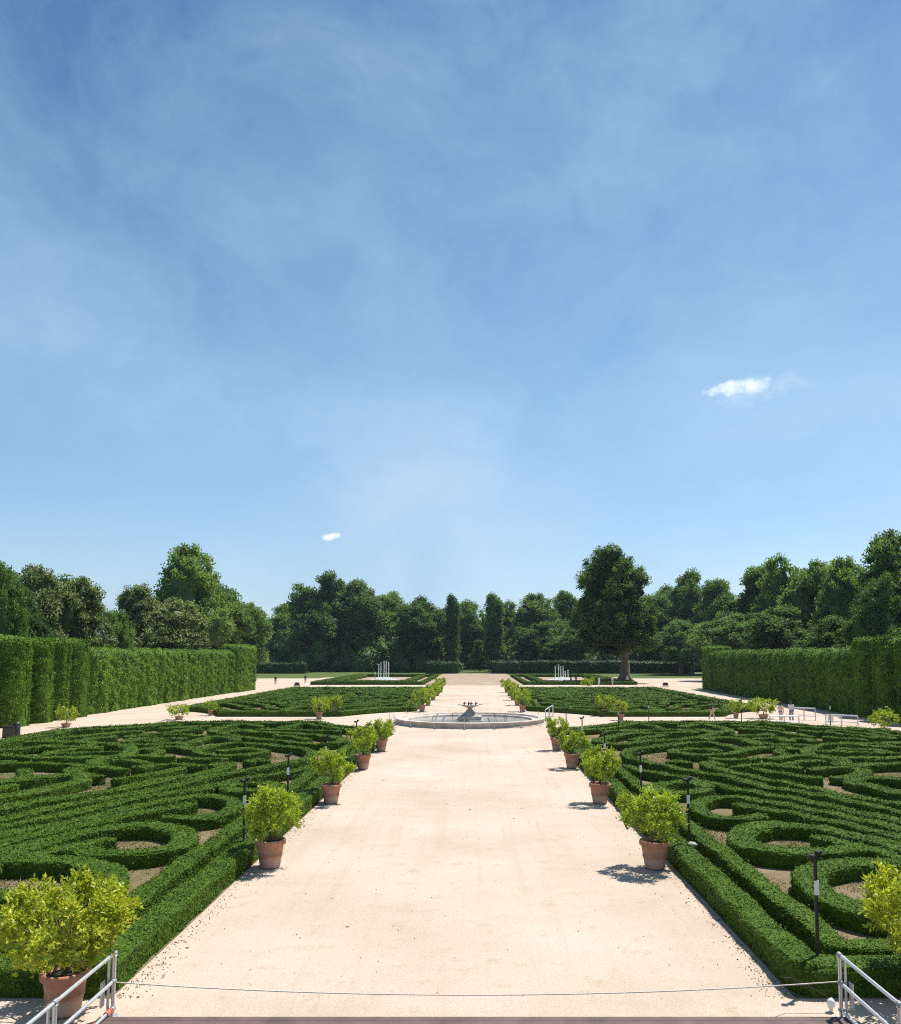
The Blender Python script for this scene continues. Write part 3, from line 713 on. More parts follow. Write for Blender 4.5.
TREES = [
 # left, behind the tall hedge
 ('light', 2, 563, 46, 78, 'bright green tree cut by the left edge of the picture', 'broadleaf_tree'),
 ('broad', 8, 571, 60, 128, 'bluish green tree top peeping out at the far left', 'broadleaf_tree'),
 ('linden', 34, 566, 62, 105, 'linden with pale blossom tips, taller one near the left edge', 'linden_tree'),
 ('dark', 22, 588, 44, 88, 'dark green tree in front of the lindens at the left edge', 'broadleaf_tree'),
 ('linden', 74, 580, 66, 112, 'pale blossoming linden in the middle of the left tree group', 'linden_tree'),
 ('broad', 78, 576, 62, 150, 'plain green domed tree behind the left lindens', 'broadleaf_tree'),
 ('round', 117, 611, 34, 118, 'smooth rounded dark green tree above the left hedge', 'round_tree'),
 ('linden', 142, 586, 56, 140, 'pale linden left of the tallest left tree', 'linden_tree'),
 ('linden', 176, 598, 62, 132, 'broad pale linden below the tallest left tree', 'linden_tree'),
 ('loose', 196, 546, 76, 165, 'tallest tree on the left with an airy dark crown', 'broadleaf_tree'),
 ('dark', 212, 578, 62, 172, 'dark tree at the right flank of the tallest left tree', 'broadleaf_tree'),
 ('broad', 244, 603, 48, 205, 'mid green tree above the end of the left hedge', 'broadleaf_tree'),
 # centre left
 ('broad', 286, 604, 52, 330, 'mid green tree in the gap left of the big dark group', 'broadleaf_tree'),
 ('dark', 322, 573, 58, 300, 'tallest dark tree of the group left of the jets', 'broadleaf_tree'),
 ('dark', 357, 581, 52, 305, 'dark tree, second of the group behind the left jets', 'broadleaf_tree'),
 ('loose', 384, 592, 50, 312, 'green tree with lighter sprays behind the left jets', 'broadleaf_tree'),
 ('dark', 417, 597, 48, 292, 'dark tree left of the first poplar', 'broadleaf_tree'),
 ('poplar', 452.5, 595, 15, 290, 'slim columnar poplar left of the avenue end', 'poplar_tree'),
 ('poplar', 494, 594, 20, 288, 'stout columnar poplar right of the avenue end', 'poplar_tree'),
 ('broad', 472, 601, 40, 345, 'tree filling the gap between the two poplars', 'broadleaf_tree'),
 ('light', 480, 640, 20, 320, 'small light green tree between the two poplars', 'broadleaf_tree'),
 ('loose', 505, 601, 32, 315, 'thin leafy tree just right of the stout poplar', 'broadleaf_tree'),
 ('broad', 442, 608, 26, 330, 'slender tree just left of the slim poplar', 'broadleaf_tree'),
 # centre right
 ('loose', 540, 594, 50, 310, 'airy tree right of the poplars', 'broadleaf_tree'),
 ('loose', 566, 592, 46, 325, 'airy tree half hidden behind the big lone tree', 'broadleaf_tree'),
 ('dark', 537, 622, 46, 285, 'dark low tree in front of the airy one right of the poplars', 'broadleaf_tree'),
 ('dark', 572, 628, 40, 282, 'dark low tree left of the big lone tree trunk', 'broadleaf_tree'),
 ('dark', 662, 586, 48, 290, 'dark rounded tree right of the big lone tree', 'broadleaf_tree'),
 ('dark', 690, 570, 46, 262, 'dark tree with an uneven top, left of the right hedge end', 'broadleaf_tree'),
 ('broad', 716, 580, 54, 250, 'mid green tree behind the end of the right hedge', 'broadleaf_tree'),
 ('dark', 680, 620, 50, 245, 'low dark tree in the shade beside the right hedge end', 'broadleaf_tree'),
 ('dark', 730, 614, 60, 190, 'low dark tree just behind the right hedge', 'broadleaf_tree'),
 ('broad', 756, 566, 62, 200, 'tall mid green tree above the middle of the right hedge', 'broadleaf_tree'),
 ('loose', 786, 556, 60, 190, 'tall airy tree, highest above the middle of the right hedge', 'broadleaf_tree'),
 ('dark', 776, 606, 70, 160, 'dark shaded tree below the tall airy trees on the right', 'broadleaf_tree'),
 ('broad', 822, 562, 66, 170, 'broad green tree left of the loose tree at the right edge', 'broadleaf_tree'),
 ('loose', 850, 558, 62, 150, 'leafy tree above the taller part of the right hedge', 'broadleaf_tree'),
 ('light', 876, 575, 60, 118, 'lighter green tree close behind the right hedge piers', 'broadleaf_tree'),
 ('loose', 893, 530, 76, 125, 'tallest tree at the right edge with open branches', 'broadleaf_tree'),
 ('dark', 832, 616, 60, 130, 'dark low tree behind the right hedge piers', 'broadleaf_tree'),
]
for t in TREES: tree(*t)
# the big lone tree
hero_x, hero_y = at(625, 682.5)
hs = hero_y / F
def hz(py): return at_y(625, py, hero_y)[1]
def hx(px): return at_y(px, 620, hero_y)[0] - hero_x
lum = []
for px, py, rpx, rpy in ((613, 602, 35, 50), (610, 618, 37, 34), (612, 572, 22, 26), (596, 592, 19, 26), (630, 588, 20, 26), (613, 606, 34, 30), (592, 618, 17, 26), (600, 638, 26, 18), (632, 618, 22, 24), (641, 632, 15, 22), (622, 640, 24, 18), (602, 566, 16, 17), (623, 565, 16, 17), (612, 556, 12, 10), (585, 608, 10, 18), (647, 618, 10, 16), (642, 644, 14, 12), (606, 650, 20, 9), (588, 640, 12, 12), (578, 622, 7, 12), (618, 642, 18, 14), (628, 626, 16, 16), (604, 624, 18, 16)):
    lum.append((hx(px), R.uniform(-3, 3) if py < 636 else R.uniform(-5, -2.5), hz(py), rpx * hs, rpx * hs * .9, rpy * hs))
hero = empty('broadleaf_tree', (hero_x, hero_y, 0), 0, 'big lone dark green tree with a thick pale trunk right of the avenue', 'tree', 'trees of the surrounding park')
trunk_mb(hz(654), 1.15, hz(600), 5, n=6, roots=7).build('trunk', M['plane_bark'], hero)
crown_mb(lum, 620, 1.1, 95, .42, squash=1.0, lobe_amp=.08).build('crown', M['plane'], hero)

# the wood behind as one mass
mb = MB()
def wood(x, y, h, r):
    for k in range(7):
        t_ = (k + .5) / 7; rr = r * R.uniform(.6, 1) * (1.05 - .35 * t_)
        c = (x + R.uniform(-r, r) * .8, y + R.uniform(-r, r) * .8, max(rr * .6, h * t_ - rr * .6))
        mb.blob(c, (rr * .7, rr * .7, rr * .8), sub=1, wob=.15, rnd=R.uniform(0, .3, 80))
        n = int(26 * rr ** 1.3); d = R.normal(size=(n, 3)); d /= np.linalg.norm(d, axis=1)[:, None]
        mb.leaves(np.array(c) + d * rr * R.uniform(.5, 1.2, (n, 1)), d + (0, 0, .25), .95, .6, rnd=np.clip(R.random(n) * .8 + R.normal(0, .15), 0, 1), spread=1.1)
for px in range(215, 725, 11):
    x, zt = at_y(px, 616 + R.uniform(-6, 12), 352); wood(x, 352 + R.uniform(-6, 14), zt, 6)
for px in range(255, 720, 12):
    if 452 < px < 500: continue
    x, zt = at_y(px, 638 + R.uniform(-6, 8), 296); wood(x, 296 + R.uniform(-4, 4), zt, 4.5)
for yy in range(70, 340, 8):
    for sd in (-1, 1):
        xx = sd * (70 + (yy - 60) * .2 + R.uniform(-3, 3)); wood(xx, yy, 6 + (24 if sd < 0 else 36) / 820 * yy + 2, 4.2)
tag(mb.build('woodland', M['tree_dark']), 'dense dark wood closing the view behind the separate trees', 'woodland', None, 'stuff')

# ------------------------------------------------------------------ citrus in pots
def pot_mb(r=.42, h=.76):
    mb = MB()
    pr = [(0, .02), (r * .60, .02), (r * .62, .0), (r * .655, .04), (r * .70, h * .22), (r * .755, h * .40), (r * .765, h * .42), (r * .80, h * .425), (r * .80, h * .47), (r * .775, h * .48), (r * .83, h * .68), (r * .87, h * .80),
          (r * .875, h * .81), (r * .98, h * .83), (r * 1.0, h * .87), (r * 1.0, h * .94), (r * .97, h * .985), (r * .92, h), (r * .87, h * .985), (r * .84, h * .94), (r * .82, h * .86), (0, h * .86)]
    mb.lathe(pr, 40)
    return mb
def low_pot_mb():
    mb = MB(); mb.lathe([(0, .02), (.28, .02), (.30, 0), (.36, .08), (.43, .26), (.46, .28), (.48, .33), (.47, .37), (.43, .38), (.40, .34), (.38, .28), (0, .28)], 32); return mb
def citrus_proto(W, H, nlobe, nleaf, Lf, mat, low=False, gap=.0):
    t = empty('potted_citrus', (0, 0, 0)); z0 = .36 if low else .76
    p = (low_pot_mb() if low else pot_mb()).build('pot', M['terracotta'], t)
    s = MB(); k_ = 1.08 if low else 1; s.lathe([(0.001, z0 - .085), (.2, z0 - .08), (.345 * k_, z0 - .10)], 24, wob=.05); s.build('soil', M['soil_pot'], p)
    tr = MB(); mb = MB(); base = np.array([0, 0, z0 - .1])
    fork = np.array([R.uniform(-.05, .05), R.uniform(-.05, .05), z0 + .26 * H])
    tr.tube([base - (0, 0, .05), (base + fork) / 2 + (.02, .01, 0), fork], [.05, .042, .036], 8)
    cz = z0 + .03 + H / 2; lob = []
    for k in range(nlobe):
        a = k * 2.39996 + R.uniform(-.35, .35); t_ = (k + .5) / nlobe
        zz = -.75 + 1.6 * t_ + R.uniform(-.12, .12); rad = math.sqrt(max(.05, 1 - min(1, zz * zz * .8)))
        q = R.uniform(.6, 1.12); r = W * R.uniform(.11, .19)
        c = np.array([math.cos(a) * rad * q * (W / 2 - r * .7), math.sin(a) * rad * q * (W / 2 - r * .7), cz + zz * (H / 2 - r * .55) * R.uniform(.85, 1.15)])
        lob.append((c, r))
        mid_ = fork * .45 + c * .55 + np.array([0, 0, -.06])
        tr.tube([fork, mid_, c], [.022, .014, .006], 5, cap=False)
        # twigs with rosettes of leaves
        nt_ = max(6, int(nleaf / nlobe / 11))
        for j in range(nt_):
            d = R.normal(size=3) + (c - np.array([0, 0, cz])) / np.linalg.norm(c - np.array([0, 0, cz])) * .7 + np.array([0, 0, .35]); d /= np.linalg.norm(d)
            tip = c + d * r * R.uniform(.55, 1.35)
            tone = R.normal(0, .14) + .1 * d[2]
            n = 11; f = R.random((n, 1)) ** .7
            pos = tip * f + (c + (tip - c) * .35) * (1 - f) + R.normal(0, Lf * .35, (n, 3))
            nv = d[None] * .5 + R.normal(0, .55, (n, 3)); nv[:, 2] += .15
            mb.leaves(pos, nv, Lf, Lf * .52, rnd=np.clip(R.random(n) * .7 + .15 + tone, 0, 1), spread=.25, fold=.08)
    tr.build('trunk', M['twig'], t)
    mb.build('crown', M[mat], t)
    return t
CP = {
 'front': [citrus_proto(2.35, 1.55, 24, 7800, .105, 'citrus_yellow')],
 'big': [citrus_proto(2.0, 1.3, 18, 5200, .10, 'citrus'), citrus_proto(1.75, 1.3, 16, 4400, .10, 'citrus')],
 'mid': [citrus_proto(1.7, 1.25, 15, 3600, .10, 'citrus'), citrus_proto(1.65, 1.2, 15, 3400, .10, 'citrus'), citrus_proto(1.5, 1.35, 14, 3200, .10, 'citrus'), citrus_proto(1.75, 1.1, 15, 3400, .10, 'citrus')],
 'far': [citrus_proto(2.1, 1.6, 18, 1300, .19, 'citrus'), citrus_proto(2.2, 1.5, 18, 1300, .19, 'citrus'), citrus_proto(1.8, 1.7, 16, 1100, .19, 'citrus')],
 'low': [citrus_proto(2.6, 1.35, 18, 1300, .19, 'citrus', low=True), citrus_proto(2.2, 1.6, 16, 1200, .19, 'citrus', low=True)],
}
cu = {}
def citrus(kind, x, y, label, s=1.0, group='citrus trees in terracotta pots', rz=None):
    k = cu.get(kind, 0); cu[kind] = k + 1; pl = CP[kind]
    o = pl[k] if k < len(pl) else copy_tree(pl[k % len(pl)])
    o.location = (x, y, 0); o.rotation_euler = (0, 0, R.uniform(0, 6.28) if rz is None else rz); o.scale = (s, s, s)
    for c_ in o.children:
        if c_.name.startswith('crown') and kind != 'front': c_.scale = (R.uniform(.9, 1.12), R.uniform(.9, 1.12), R.uniform(.94, 1.07))
    tag(o, label, 'potted plant', group); return o
fx, fy = at(64, 1013)
citrus('front', fx, fy, 'largest yellow green citrus in a terracotta pot beside the left guard rail', .94)
citrus('front', AX + 8.25, fy + .1, 'yellow citrus cut by the right picture edge behind the right guard rail', 1.0, rz=2.0)
ord_ = ['first', 'second', 'third', 'fourth']
rowL = [(270, 867), (331, 803), (363, 769), (381, 751)]
rowR = [(655, 868), (600, 803), (572, 768), (557, 750)]
for i in range(4):
    for nm, row in (('left', rowL), ('right', rowR)):
        x, y = at(*row[i])
        lab = {0: f'citrus in a terracotta pot with the largest crown of the {nm} row along the avenue', 1: f'potted citrus, second along the {nm} edge of the avenue from the deck',
               2: f'potted citrus, third along the {nm} edge of the avenue from the deck', 3: f'potted citrus nearest the fountain on the {nm} edge of the avenue'}[i]
        citrus('big' if i == 0 else 'mid', x, y, lab, [1.03, 1.0, 1.02, 1.0][i] * (1.06 if (nm, i) == ('right', 1) else 1))
for i, y in enumerate((88, 99, 110.5, 122, 133.5)):
    for sd in (-1, 1):
        lab = ('small potted citrus just beyond the fountain on the %s of the avenue' % SN[sd]) if i == 0 else ('small potted citrus, %s beyond the fountain on the %s of the avenue' % (['', 'second', 'third', 'fourth', 'fifth'][i], SN[sd]))
        citrus('far', AX + sd * 5.35, y, lab, .95)
for kd, px, py, s, lab in (('far', 319, 719, .86, 'potted citrus on the left cross path, in front of a second one'), ('far', 335.5, 716, .84, 'potted citrus on the left cross path, backed by far box hedges'),
                    ('far', 210.5, 715.5, .68, 'sparse potted citrus beside the left side path corner'), ('low', 179, 719.5, .85, 'bushy citrus in a low pot at the left side path, before the long hedge'), ('low', 66, 727, .85, 'spreading citrus in a low pot in front of the left hornbeam piers'),
                    ('far', 605, 716, .86, 'potted citrus on the right cross path with its terracotta pot in view'), ('far', 621, 720, .74, 'potted citrus half hidden by box hedge on the right cross path'),
                    ('far', 736, 718, .72, 'potted citrus in a large pot beside a dark lamp post, right cross path'), ('low', 763.5, 718.5, 1.02, 'bushy citrus in a low pot beside the two strollers'), ('low', 885, 732.5, .95, 'bushy citrus in front of the dark right hedge')):
    x, y = at(px, py); citrus(kd, x, y, lab, s)

# ------------------------------------------------------------------ lamp posts
def lamp_proto():
    t = empty('lamp_post', (0, 0, 0))
    m = MB(); m.tube([(0, 0, .4), (0, 0, 2.32)], .033, 10); m.tube([(-.10, 0, 2.26), (.10, 0, 2.29)], .018, 8); m.build('post', M['dark_metal'], t)
    for sx in (-1, 1):
        h = MB(); h.box((0, 0, 0), (.10, .10, .08), 0, 0, .012); h.tube([(0, 0, -.05), (0, 0, -.09)], .015, 6)
        o = h.build('floodlight', M['dark_metal'], t); o.location = (sx * .075, .02 * sx, 2.33 + .03 * sx); o.rotation_euler = (math.radians(-14), 0, PI / 2 * sx + sx * .5)
        g = MB(); g.box((0, -.052, 0), (.08, .006, .06)); g.build('lens', M['lens'], o)
    l = MB(); l.box((0, -.036, 1.74), (.09, .012, .26), 0, 0, .004); l.build('label_plate', M['label'], t)
    b = MB(); b.box((0, 0, .2), (.24, .24, .42), 0, 0, .03); b.blob((.06, -.05, .44), (.17, .13, .08), sub=2, wob=.06); b.build('footing', M['rock'], t)
    return t
LP = lamp_proto(); nl = [0]
def lamp(x, y, label, rz=0):
    o = LP if nl[0] == 0 else copy_tree(LP)
    nl[0] += 1; o.location = (x, y, 0); o.rotation_euler = (0, 0, rz); tag(o, label, 'lamp post', 'slim floodlight posts'); return o
def path_lamp(x, y, label):
    o = copy_tree(LP); o.location = (x, y, 0); tag(o, label, 'lamp post', 'slim floodlight posts')
    f = [c for c in o.children if c.name.startswith('footing')][0]; f.scale = (1.3, 1.3, .35)
    p = [c for c in o.children if c.name.startswith('post')][0]; p.scale = (1, 1, 1.0)
    m = MB(); m.tube([(0, 0, 0), (0, 0, .42)], .033, 10); m.build('post_foot', M['dark_metal'], o); return o
def onlamp(px, py, z=1.9): return at(px, py, z)
seq = [(818, 957, .5), (689, 842, .5), (640.5, 752, 2.36), (604.5, 733, 2.36), (582, 717, 2.36), (566, 708, 2.36)]
words_ = ['nearest the right guard rail, with a white label', 'beside the first right citrus', 'between the first and second right citrus', 'beside the third right citrus', 'at the right border hedge before the fountain corner', 'behind the fourth right citrus']
for (px, py, z), w_ in zip(seq, words_): x, y = at(px, py, z); lamp(x, y, 'slim dark floodlight post ' + w_, R.uniform(-.4, .4))
seq = [(243.5, 843, .5), (288.5, 754, 2.36), (326.5, 735.5, 2.36), (356.5, 720.5, 2.36)]
words_ = ['beside the first left citrus', 'between the first and second left citrus', 'beside the third left citrus', 'at the left border hedge before the fountain corner']
for (px, py, z), w_ in zip(seq, words_): x, y = at(px, py, z); lamp(x, y, 'slim dark floodlight post ' + w_, R.uniform(-.4, .4))
for px, py, z, w_ in ((618, 704.5, 2.36, 'in front of the potted pair on the right cross path'), (648.5, 699.5, 2.36, 'at the edge of the far right parterre'), (741, 699.5, 2.36, 'beside the large pot on the right cross path'), (829.5, 700, 2.36, 'with a white plate against the dark right hedge')):
    x, y = at(px, py, z); path_lamp(x, y, 'slim dark floodlight post ' + w_)

# ------------------------------------------------------------------ central fountain
FX, FY = AX - .15, 74.0
ft = empty('fountain', (FX, FY, 0), 0, 'round stone fountain basin with a raised central bowl on the avenue', 'fountain')
m = MB(); m.lathe([(6.75, 0), (6.75, .07), (6.62, .09), (6.6, .33), (6.7, .36), (6.72, .44), (6.68, .47), (6.15, .47), (6.11, .44), (6.1, .34), (6.06, .32), (5.6, .32), (5.56, .29), (5.56, .05)], 96)
m.build('basin_wall', M['stone'], ft)
m = MB(); m.lathe([(0.001, .16), (5.6, .16)], 64); m.build('water', M['pool'], ft)
pd = MB(); pd.box((0, 0, .38), (2.1, 1.9, .42), 0, 0, .03); pd.box((0, 0, .17), (2.4, 2.2, .16), 0, 0, .03); ped = pd.build('pedestal', M['stone_grey'], ft)
m = MB(); m.box((0, -.962, .38), (1.1, .03, .28), 0, 0, .005); m.build('panel', M['stone'], ped)
m = MB(); m.lathe([(.86, .59), (.74, .66), (.56, .80), (.38, .98), (.25, 1.14), (.20, 1.20), (.20, 1.25), (.29, 1.28), (.29, 1.31)], 20, wob=.03); m.build('rock_base', M['stone_grey'], ft)
m = MB(); m.lathe([(.22, 1.31), (.34, 1.33), (.64, 1.41), (.76, 1.48), (.79, 1.56), (.75, 1.57), (.69, 1.52), (0.001, 1.46)], 36); m.build('bowl', M['stone'], ft)
for k, sx_ in enumerate((-1, 1)):
    m = MB(); m.tube([(sx_ * .70, 0, 1.50), (sx_ * .85, 0, 1.575), (sx_ * 1.14, 0, 1.585)], [.05, .035, .02], 8); m.build('spout', M['stone_grey'], ft)
for c, s_ in ((-.5, -.25), (-.12, -.42), (.1, -.40), (.52, -.2)):
    m = MB(); m.blob((c, s_, 1.66), (.075, .06, .12), wob=.1); m.blob((c + .03, s_ - .03, 1.82), (.05, .05, .055), wob=.06); m.blob((c + .09, s_, 1.70), (.09, .04, .04), sub=1, wob=.1)
    m.build('bowl_figure', M['bronze'], ft)
for k in range(10):
    a = k * 2 * PI / 10 + .2; m = MB(); c, s_ = math.cos(a), math.sin(a)
    m.tube([(c * 3.4, s_ * 3.4, .1), (c * 3.4, s_ * 3.4, .45), (c * 3.2, s_ * 3.2, .62)], .035, 6); m.build('nozzle', M['bronze'], ft)
# thin posts round the basin
def fence_post():
    t = empty('barrier_post', (0, 0, 0)); m = MB(); m.tube([(0, 0, 0), (0, 0, .85)], .018, 8); m.build('post', M['steel'], t)
    m = MB(); m.lathe([(.001, 0), (.13, 0), (.13, .02), (.03, .045), (.001, .045)], 16); m.build('base', M['dark_metal'], t); return t
fp = fence_post()
for k in range(18):
    a = k * 2 * PI / 18 + .12; o = fp if k == 0 else copy_tree(fp)
    o.location = (FX + 7.15 * math.cos(a), FY + 7.15 * math.sin(a), 0)
    tag(o, 'thin steel post standing close round the fountain basin', 'barrier post', 'thin posts round the fountain')
# water jets in the third beds
def jets(px, side, pys, label):
    x, y = at(px, 682)
    t = empty('water_jets', (x, y, 0), 0, label, 'fountain', 'water jet fountains')
    m = MB(); m.lathe([(4.6, 0), (4.6, .35), (4.2, .4), (4.1, .15)], 40); m.build('rim', M['stone'], t)
    m = MB(); m.lathe([(.001, .2), (4.15, .2)], 40); m.build('water', M['pool'], t)
    m = MB()
    for q in range(900):
        a = R.uniform(0, 6.28); rr = 3.6 * math.sqrt(R.random()); zz = R.uniform(.2, .3 + 1.0 * (1 - rr / 3.8))
        m.blob((rr * math.cos(a), rr * math.sin(a), zz), R.uniform(.05, .14), sub=0, wob=.2)
    m.build('spray', M['spray'], t)
    for dx, top in pys:
        xx, zz = at_y(px + dx, top, y); dy = R.uniform(-1, 1)
        m = MB(); X = xx - x
        zs = np.linspace(.2, zz, 14)
        m.tube([(X + R.normal(0, .02), dy + R.normal(0, .02), z) for z in zs], np.interp(zs, [.2, zz * .8, zz], [.075, .055, .015]) * R.uniform(.92, 1.08, 14), 7)
        for q in range(110):
            z = zz * (1 - R.random() ** 1.6 * .9); m.blob((X + R.normal(0, .05 + .05 * z / zz), dy + R.normal(0, .05 + .05 * z / zz), z), R.uniform(.015, .032), sub=0, wob=.2)
        m.build('jet', M['spray'], t)
jets(384, -1, [(-5, 664), (-2.5, 662.5), (0, 661), (2.3, 661.5), (4.8, 662)], 'group of tall white water jets in the far left bed')
jets(562, 1, [(-6.5, 666), (-4, 664.5), (-1.5, 666.5), (1, 666), (3, 671), (5.5, 670)], 'group of thin white water jets in the far right bed')

# ------------------------------------------------------------------ deck, guard rails, rope
dk = empty('deck', (AX * 0, 13.4, 0), 0, 'dark plank deck along the bottom edge of the picture', 'deck')
dxl, _ = at(104, 1018); dxr, _ = at(843, 1018); DY = at(476, 1016.5, .1)[1]
dk.location = (0, DY, 0)
for k in range(26):
    m = MB(); w_ = .145; m.box(((dxl + dxr) / 2, -.075 - k * .15, .08), (dxr - dxl, w_, .04), 0, 0, .006); m.build('plank', M['plank'], dk)
m = MB(); m.box(((dxl + dxr) / 2, -.02, .028), (dxr - dxl - .1, .03, .056)); m.box(((dxl + dxr) / 2, -3.8, .028), (dxr - dxl - .1, .03, .056)); m.build('edge_board', M['plank'], dk)
def guard(px, py, sgn, label):
    x, y = at(px, py)
    t = empty('guard_rail', (x, y, 0), 0, label, 'railing', 'steel guard rails')
    n_ = 0
    for name, z in (('top_rail', 1.03), ('middle_rail', .58), ('bottom_rail', .14)):
        m = MB(); m.tube([(0, .02, z), (0, -6.0, z)], .03, 12); m.build(name, M['steel'], t)
    for yy in (0, -1.95, -3.9, -5.85):
        m = MB(); m.tube([(0, yy, 0), (0, yy, 1.0)], .032, 12); m.tube([(sgn * .075, yy - .03, 0), (sgn * .075, yy - .03, .98)], .022, 10); m.box((sgn * .03, yy, .99), (.14, .07, .03), 0, 0, .008)
        p = m.build('post', M['steel'], t)
        m = MB(); m.box((sgn * .04, yy, .012), (.22, .16, .02), 0, 0, .004); m.build('base_plate', M['steel'], p)
    for z in (1.03, .58, .14):
        for yy in (-.02, -1.95, -3.9):
            m = MB(); m.tube([(0, yy - .05, z), (0, yy + .05, z)], .042, 12); m.build('clamp', M['steel_dull'], t)
    m = MB(); m.box((sgn * .13, -.12, .42), (.03, .14, .42), 0, 0, .012); m.build('plate', M['steel'], t)
    return t
gl = guard(112.5, 1017, -1, 'galvanised steel guard rail on the left of the deck')
for k in range(3):
    m = MB(); m.tube([(0, -.1 - k * .55, .14), (0, -.26 - k * .55, .14)], .045, 10, cap=False); m.build('tape', M['tape'], gl)
gr_ = guard(841.5, 1019, 1, 'galvanised steel guard rail on the right of the deck')
def sagrope():
    a = np.array([gl.location.x, gl.location.y, .56]); b = np.array([gr_.location.x, gr_.location.y, .60])
    t = np.linspace(0, 1, 60); P = a[None] * (1 - t[:, None]) + b[None] * t[:, None]; P[:, 2] -= 1.25 * .17 * 4 * t * (1 - t)
    m = MB(); m.tube(P, .010, 6); o = m.build('rope', M['rope']); tag(o, 'thin pale rope sagging across the avenue between the guard rails', 'rope')
sagrope()
x, y = at(831, 1004, .12)
m = MB(); m.blob((x, y, .13), (.07, .06, .09), sub=2, wob=.02); m.tube([(x, y, 0), (x, y, .06)], .03, 10); tag(m.build('ground_lamp', M['white']), 'white egg shaped ground lamp beside the right guard rail', 'lamp')
m = MB(); m.tube([(x, y, .2), (x - .25, y + .05, .34), (x - .6, y + .12, .5), (x - .8, y, .55)], .008, 6); tag(m.build('cable', M['dark_metal']), 'thin dark cable from the rope to the white ground lamp', 'cable')

# fallen leaves and bits of twig on the avenue, thicker along the hedges and pots
mb = MB(); n = 2200
e = R.random(n) < .86
xx = np.where(e, (5.95 - np.abs(R.normal(0, .22, n))) * R.choice([-1, 1], n), R.uniform(-5.8, 5.8, n)) + AX
P = np.stack([xx, 14.9 + 45 * R.random(n) ** 1.5, np.full(n, .004)], 1)
mb.leaves(P, np.tile((0, 0, .02), (n, 1)) + R.normal(0, .25, (n, 3)) * (1, 1, .15), np.where(R.random(n) < .08, .12, .042), .024, mat=np.where(R.random(n) < .5, 0, 1), spread=.05)
tag(mb.build('fallen_leaves', [M['litter'], M['straw']]), kind='stuff')
# ------------------------------------------------------------------ bins, boxes, barriers
def bin_(px, py, h, w, label, round_):
    x, y = at(px, py); t = empty('litter_bin', (x, y, 0), 0, label, 'bin', 'dark bins by the left hedge')
    m = MB()
    if round_: m.lathe([(.001, 0), (w / 2 * .9, 0), (w / 2, h * .1), (w / 2, h * .9), (w / 2 * .95, h * .92)], 20)
    else: m.box((0, 0, h / 2), (w, w * .8, h), .2, 0, .03)
    m.build('body', M['bronze'], t)
    m = MB()
    if round_: m.lathe([(w / 2 * 1.05, h * .92), (w / 2 * .9, h), (.001, h * 1.04)], 20)
    else: m.box((0, 0, h + .03), (w * 1.06, w * .86, .06), .2, 0, .015)
    m.build('lid', M['dark_metal'], t)
bin_(9, 737.5, .78, .75, 'square dark bin at the left edge beside the hornbeam pier', False)
bin_(16.3, 737, 1.05, .5, 'round dark brown bin beside the square one at the left', True)
def spot(px, py, label):
    x, y = at(px, py); t = empty('ground_spotlight', (x, y, 0), 0, label, 'floodlight', 'ground spotlights')
    m = MB(); m.box((0, 0, .55), (.8, .5, .6), 0, 0, .05); m.build('housing', M['dark_metal'], t)
    m = MB(); m.tube([(-.5, 0, 0), (-.5, 0, .6)], .05, 6); m.tube([(.5, 0, 0), (.5, 0, .6)], .05, 6); m.box((0, 0, .04), (1.1, .4, .08)); m.build('bracket', M['dark_metal'], t)
spot(297, 687, 'dark ground spotlight at the back of the far left parterre')
spot(665.5, 687, 'dark ground spotlight at the back of the far right parterre')
def barrier(p0, p1, h, label):
    (x0, y0), (x1, y1) = p0, p1
    t = empty('crowd_barrier', (x0, y0, 0), math.atan2(y1 - y0, x1 - x0), label, 'barrier', 'light metal barriers'); L_ = math.hypot(x1 - x0, y1 - y0)
    m = MB(); m.tube([(0, 0, h), (L_, 0, h)], .05, 8); m.build('top_rail', M['steel'], t)
    m = MB(); m.tube([(0, 0, h * .35), (L_, 0, h * .35)], .04, 8); m.build('lower_rail', M['steel'], t)
    for q in (0, L_ / 2, L_):
        m = MB(); m.tube([(q, 0, 0), (q, 0, h)], .05, 8); m.box((q, 0, .015), (.1, .5, .03)); m.build('post', M['steel'], t)
barrier(at(793, 719.5), at(815.5, 720.5), 1.1, 'light metal barrier just behind the two strollers')
barrier(at(826, 724.5), at(858, 726), .85, 'light metal barrier nearest the right hedge')
barrier(at(770, 724), at(799, 724.5), .7, 'low light metal barrier in front of the two strollers')
barrier(at(545.5, 722), at(553, 716.5), 1.1, 'short metal barrier beside the right of the fountain')
x, y = at(830.5, 724)
t = empty('notice_board', (x, y, 0), 0, 'small pale notice board leaning at the metal barrier', 'sign'); m = MB(); m.box((0, -.06, .45), (.5, .04, .65), 0, 0, .01); m.build('panel', M['label'], t); m = MB(); m.box((0, 0, .4), (.05, .05, .8)); m.build('stake', M['dark_metal'], t)

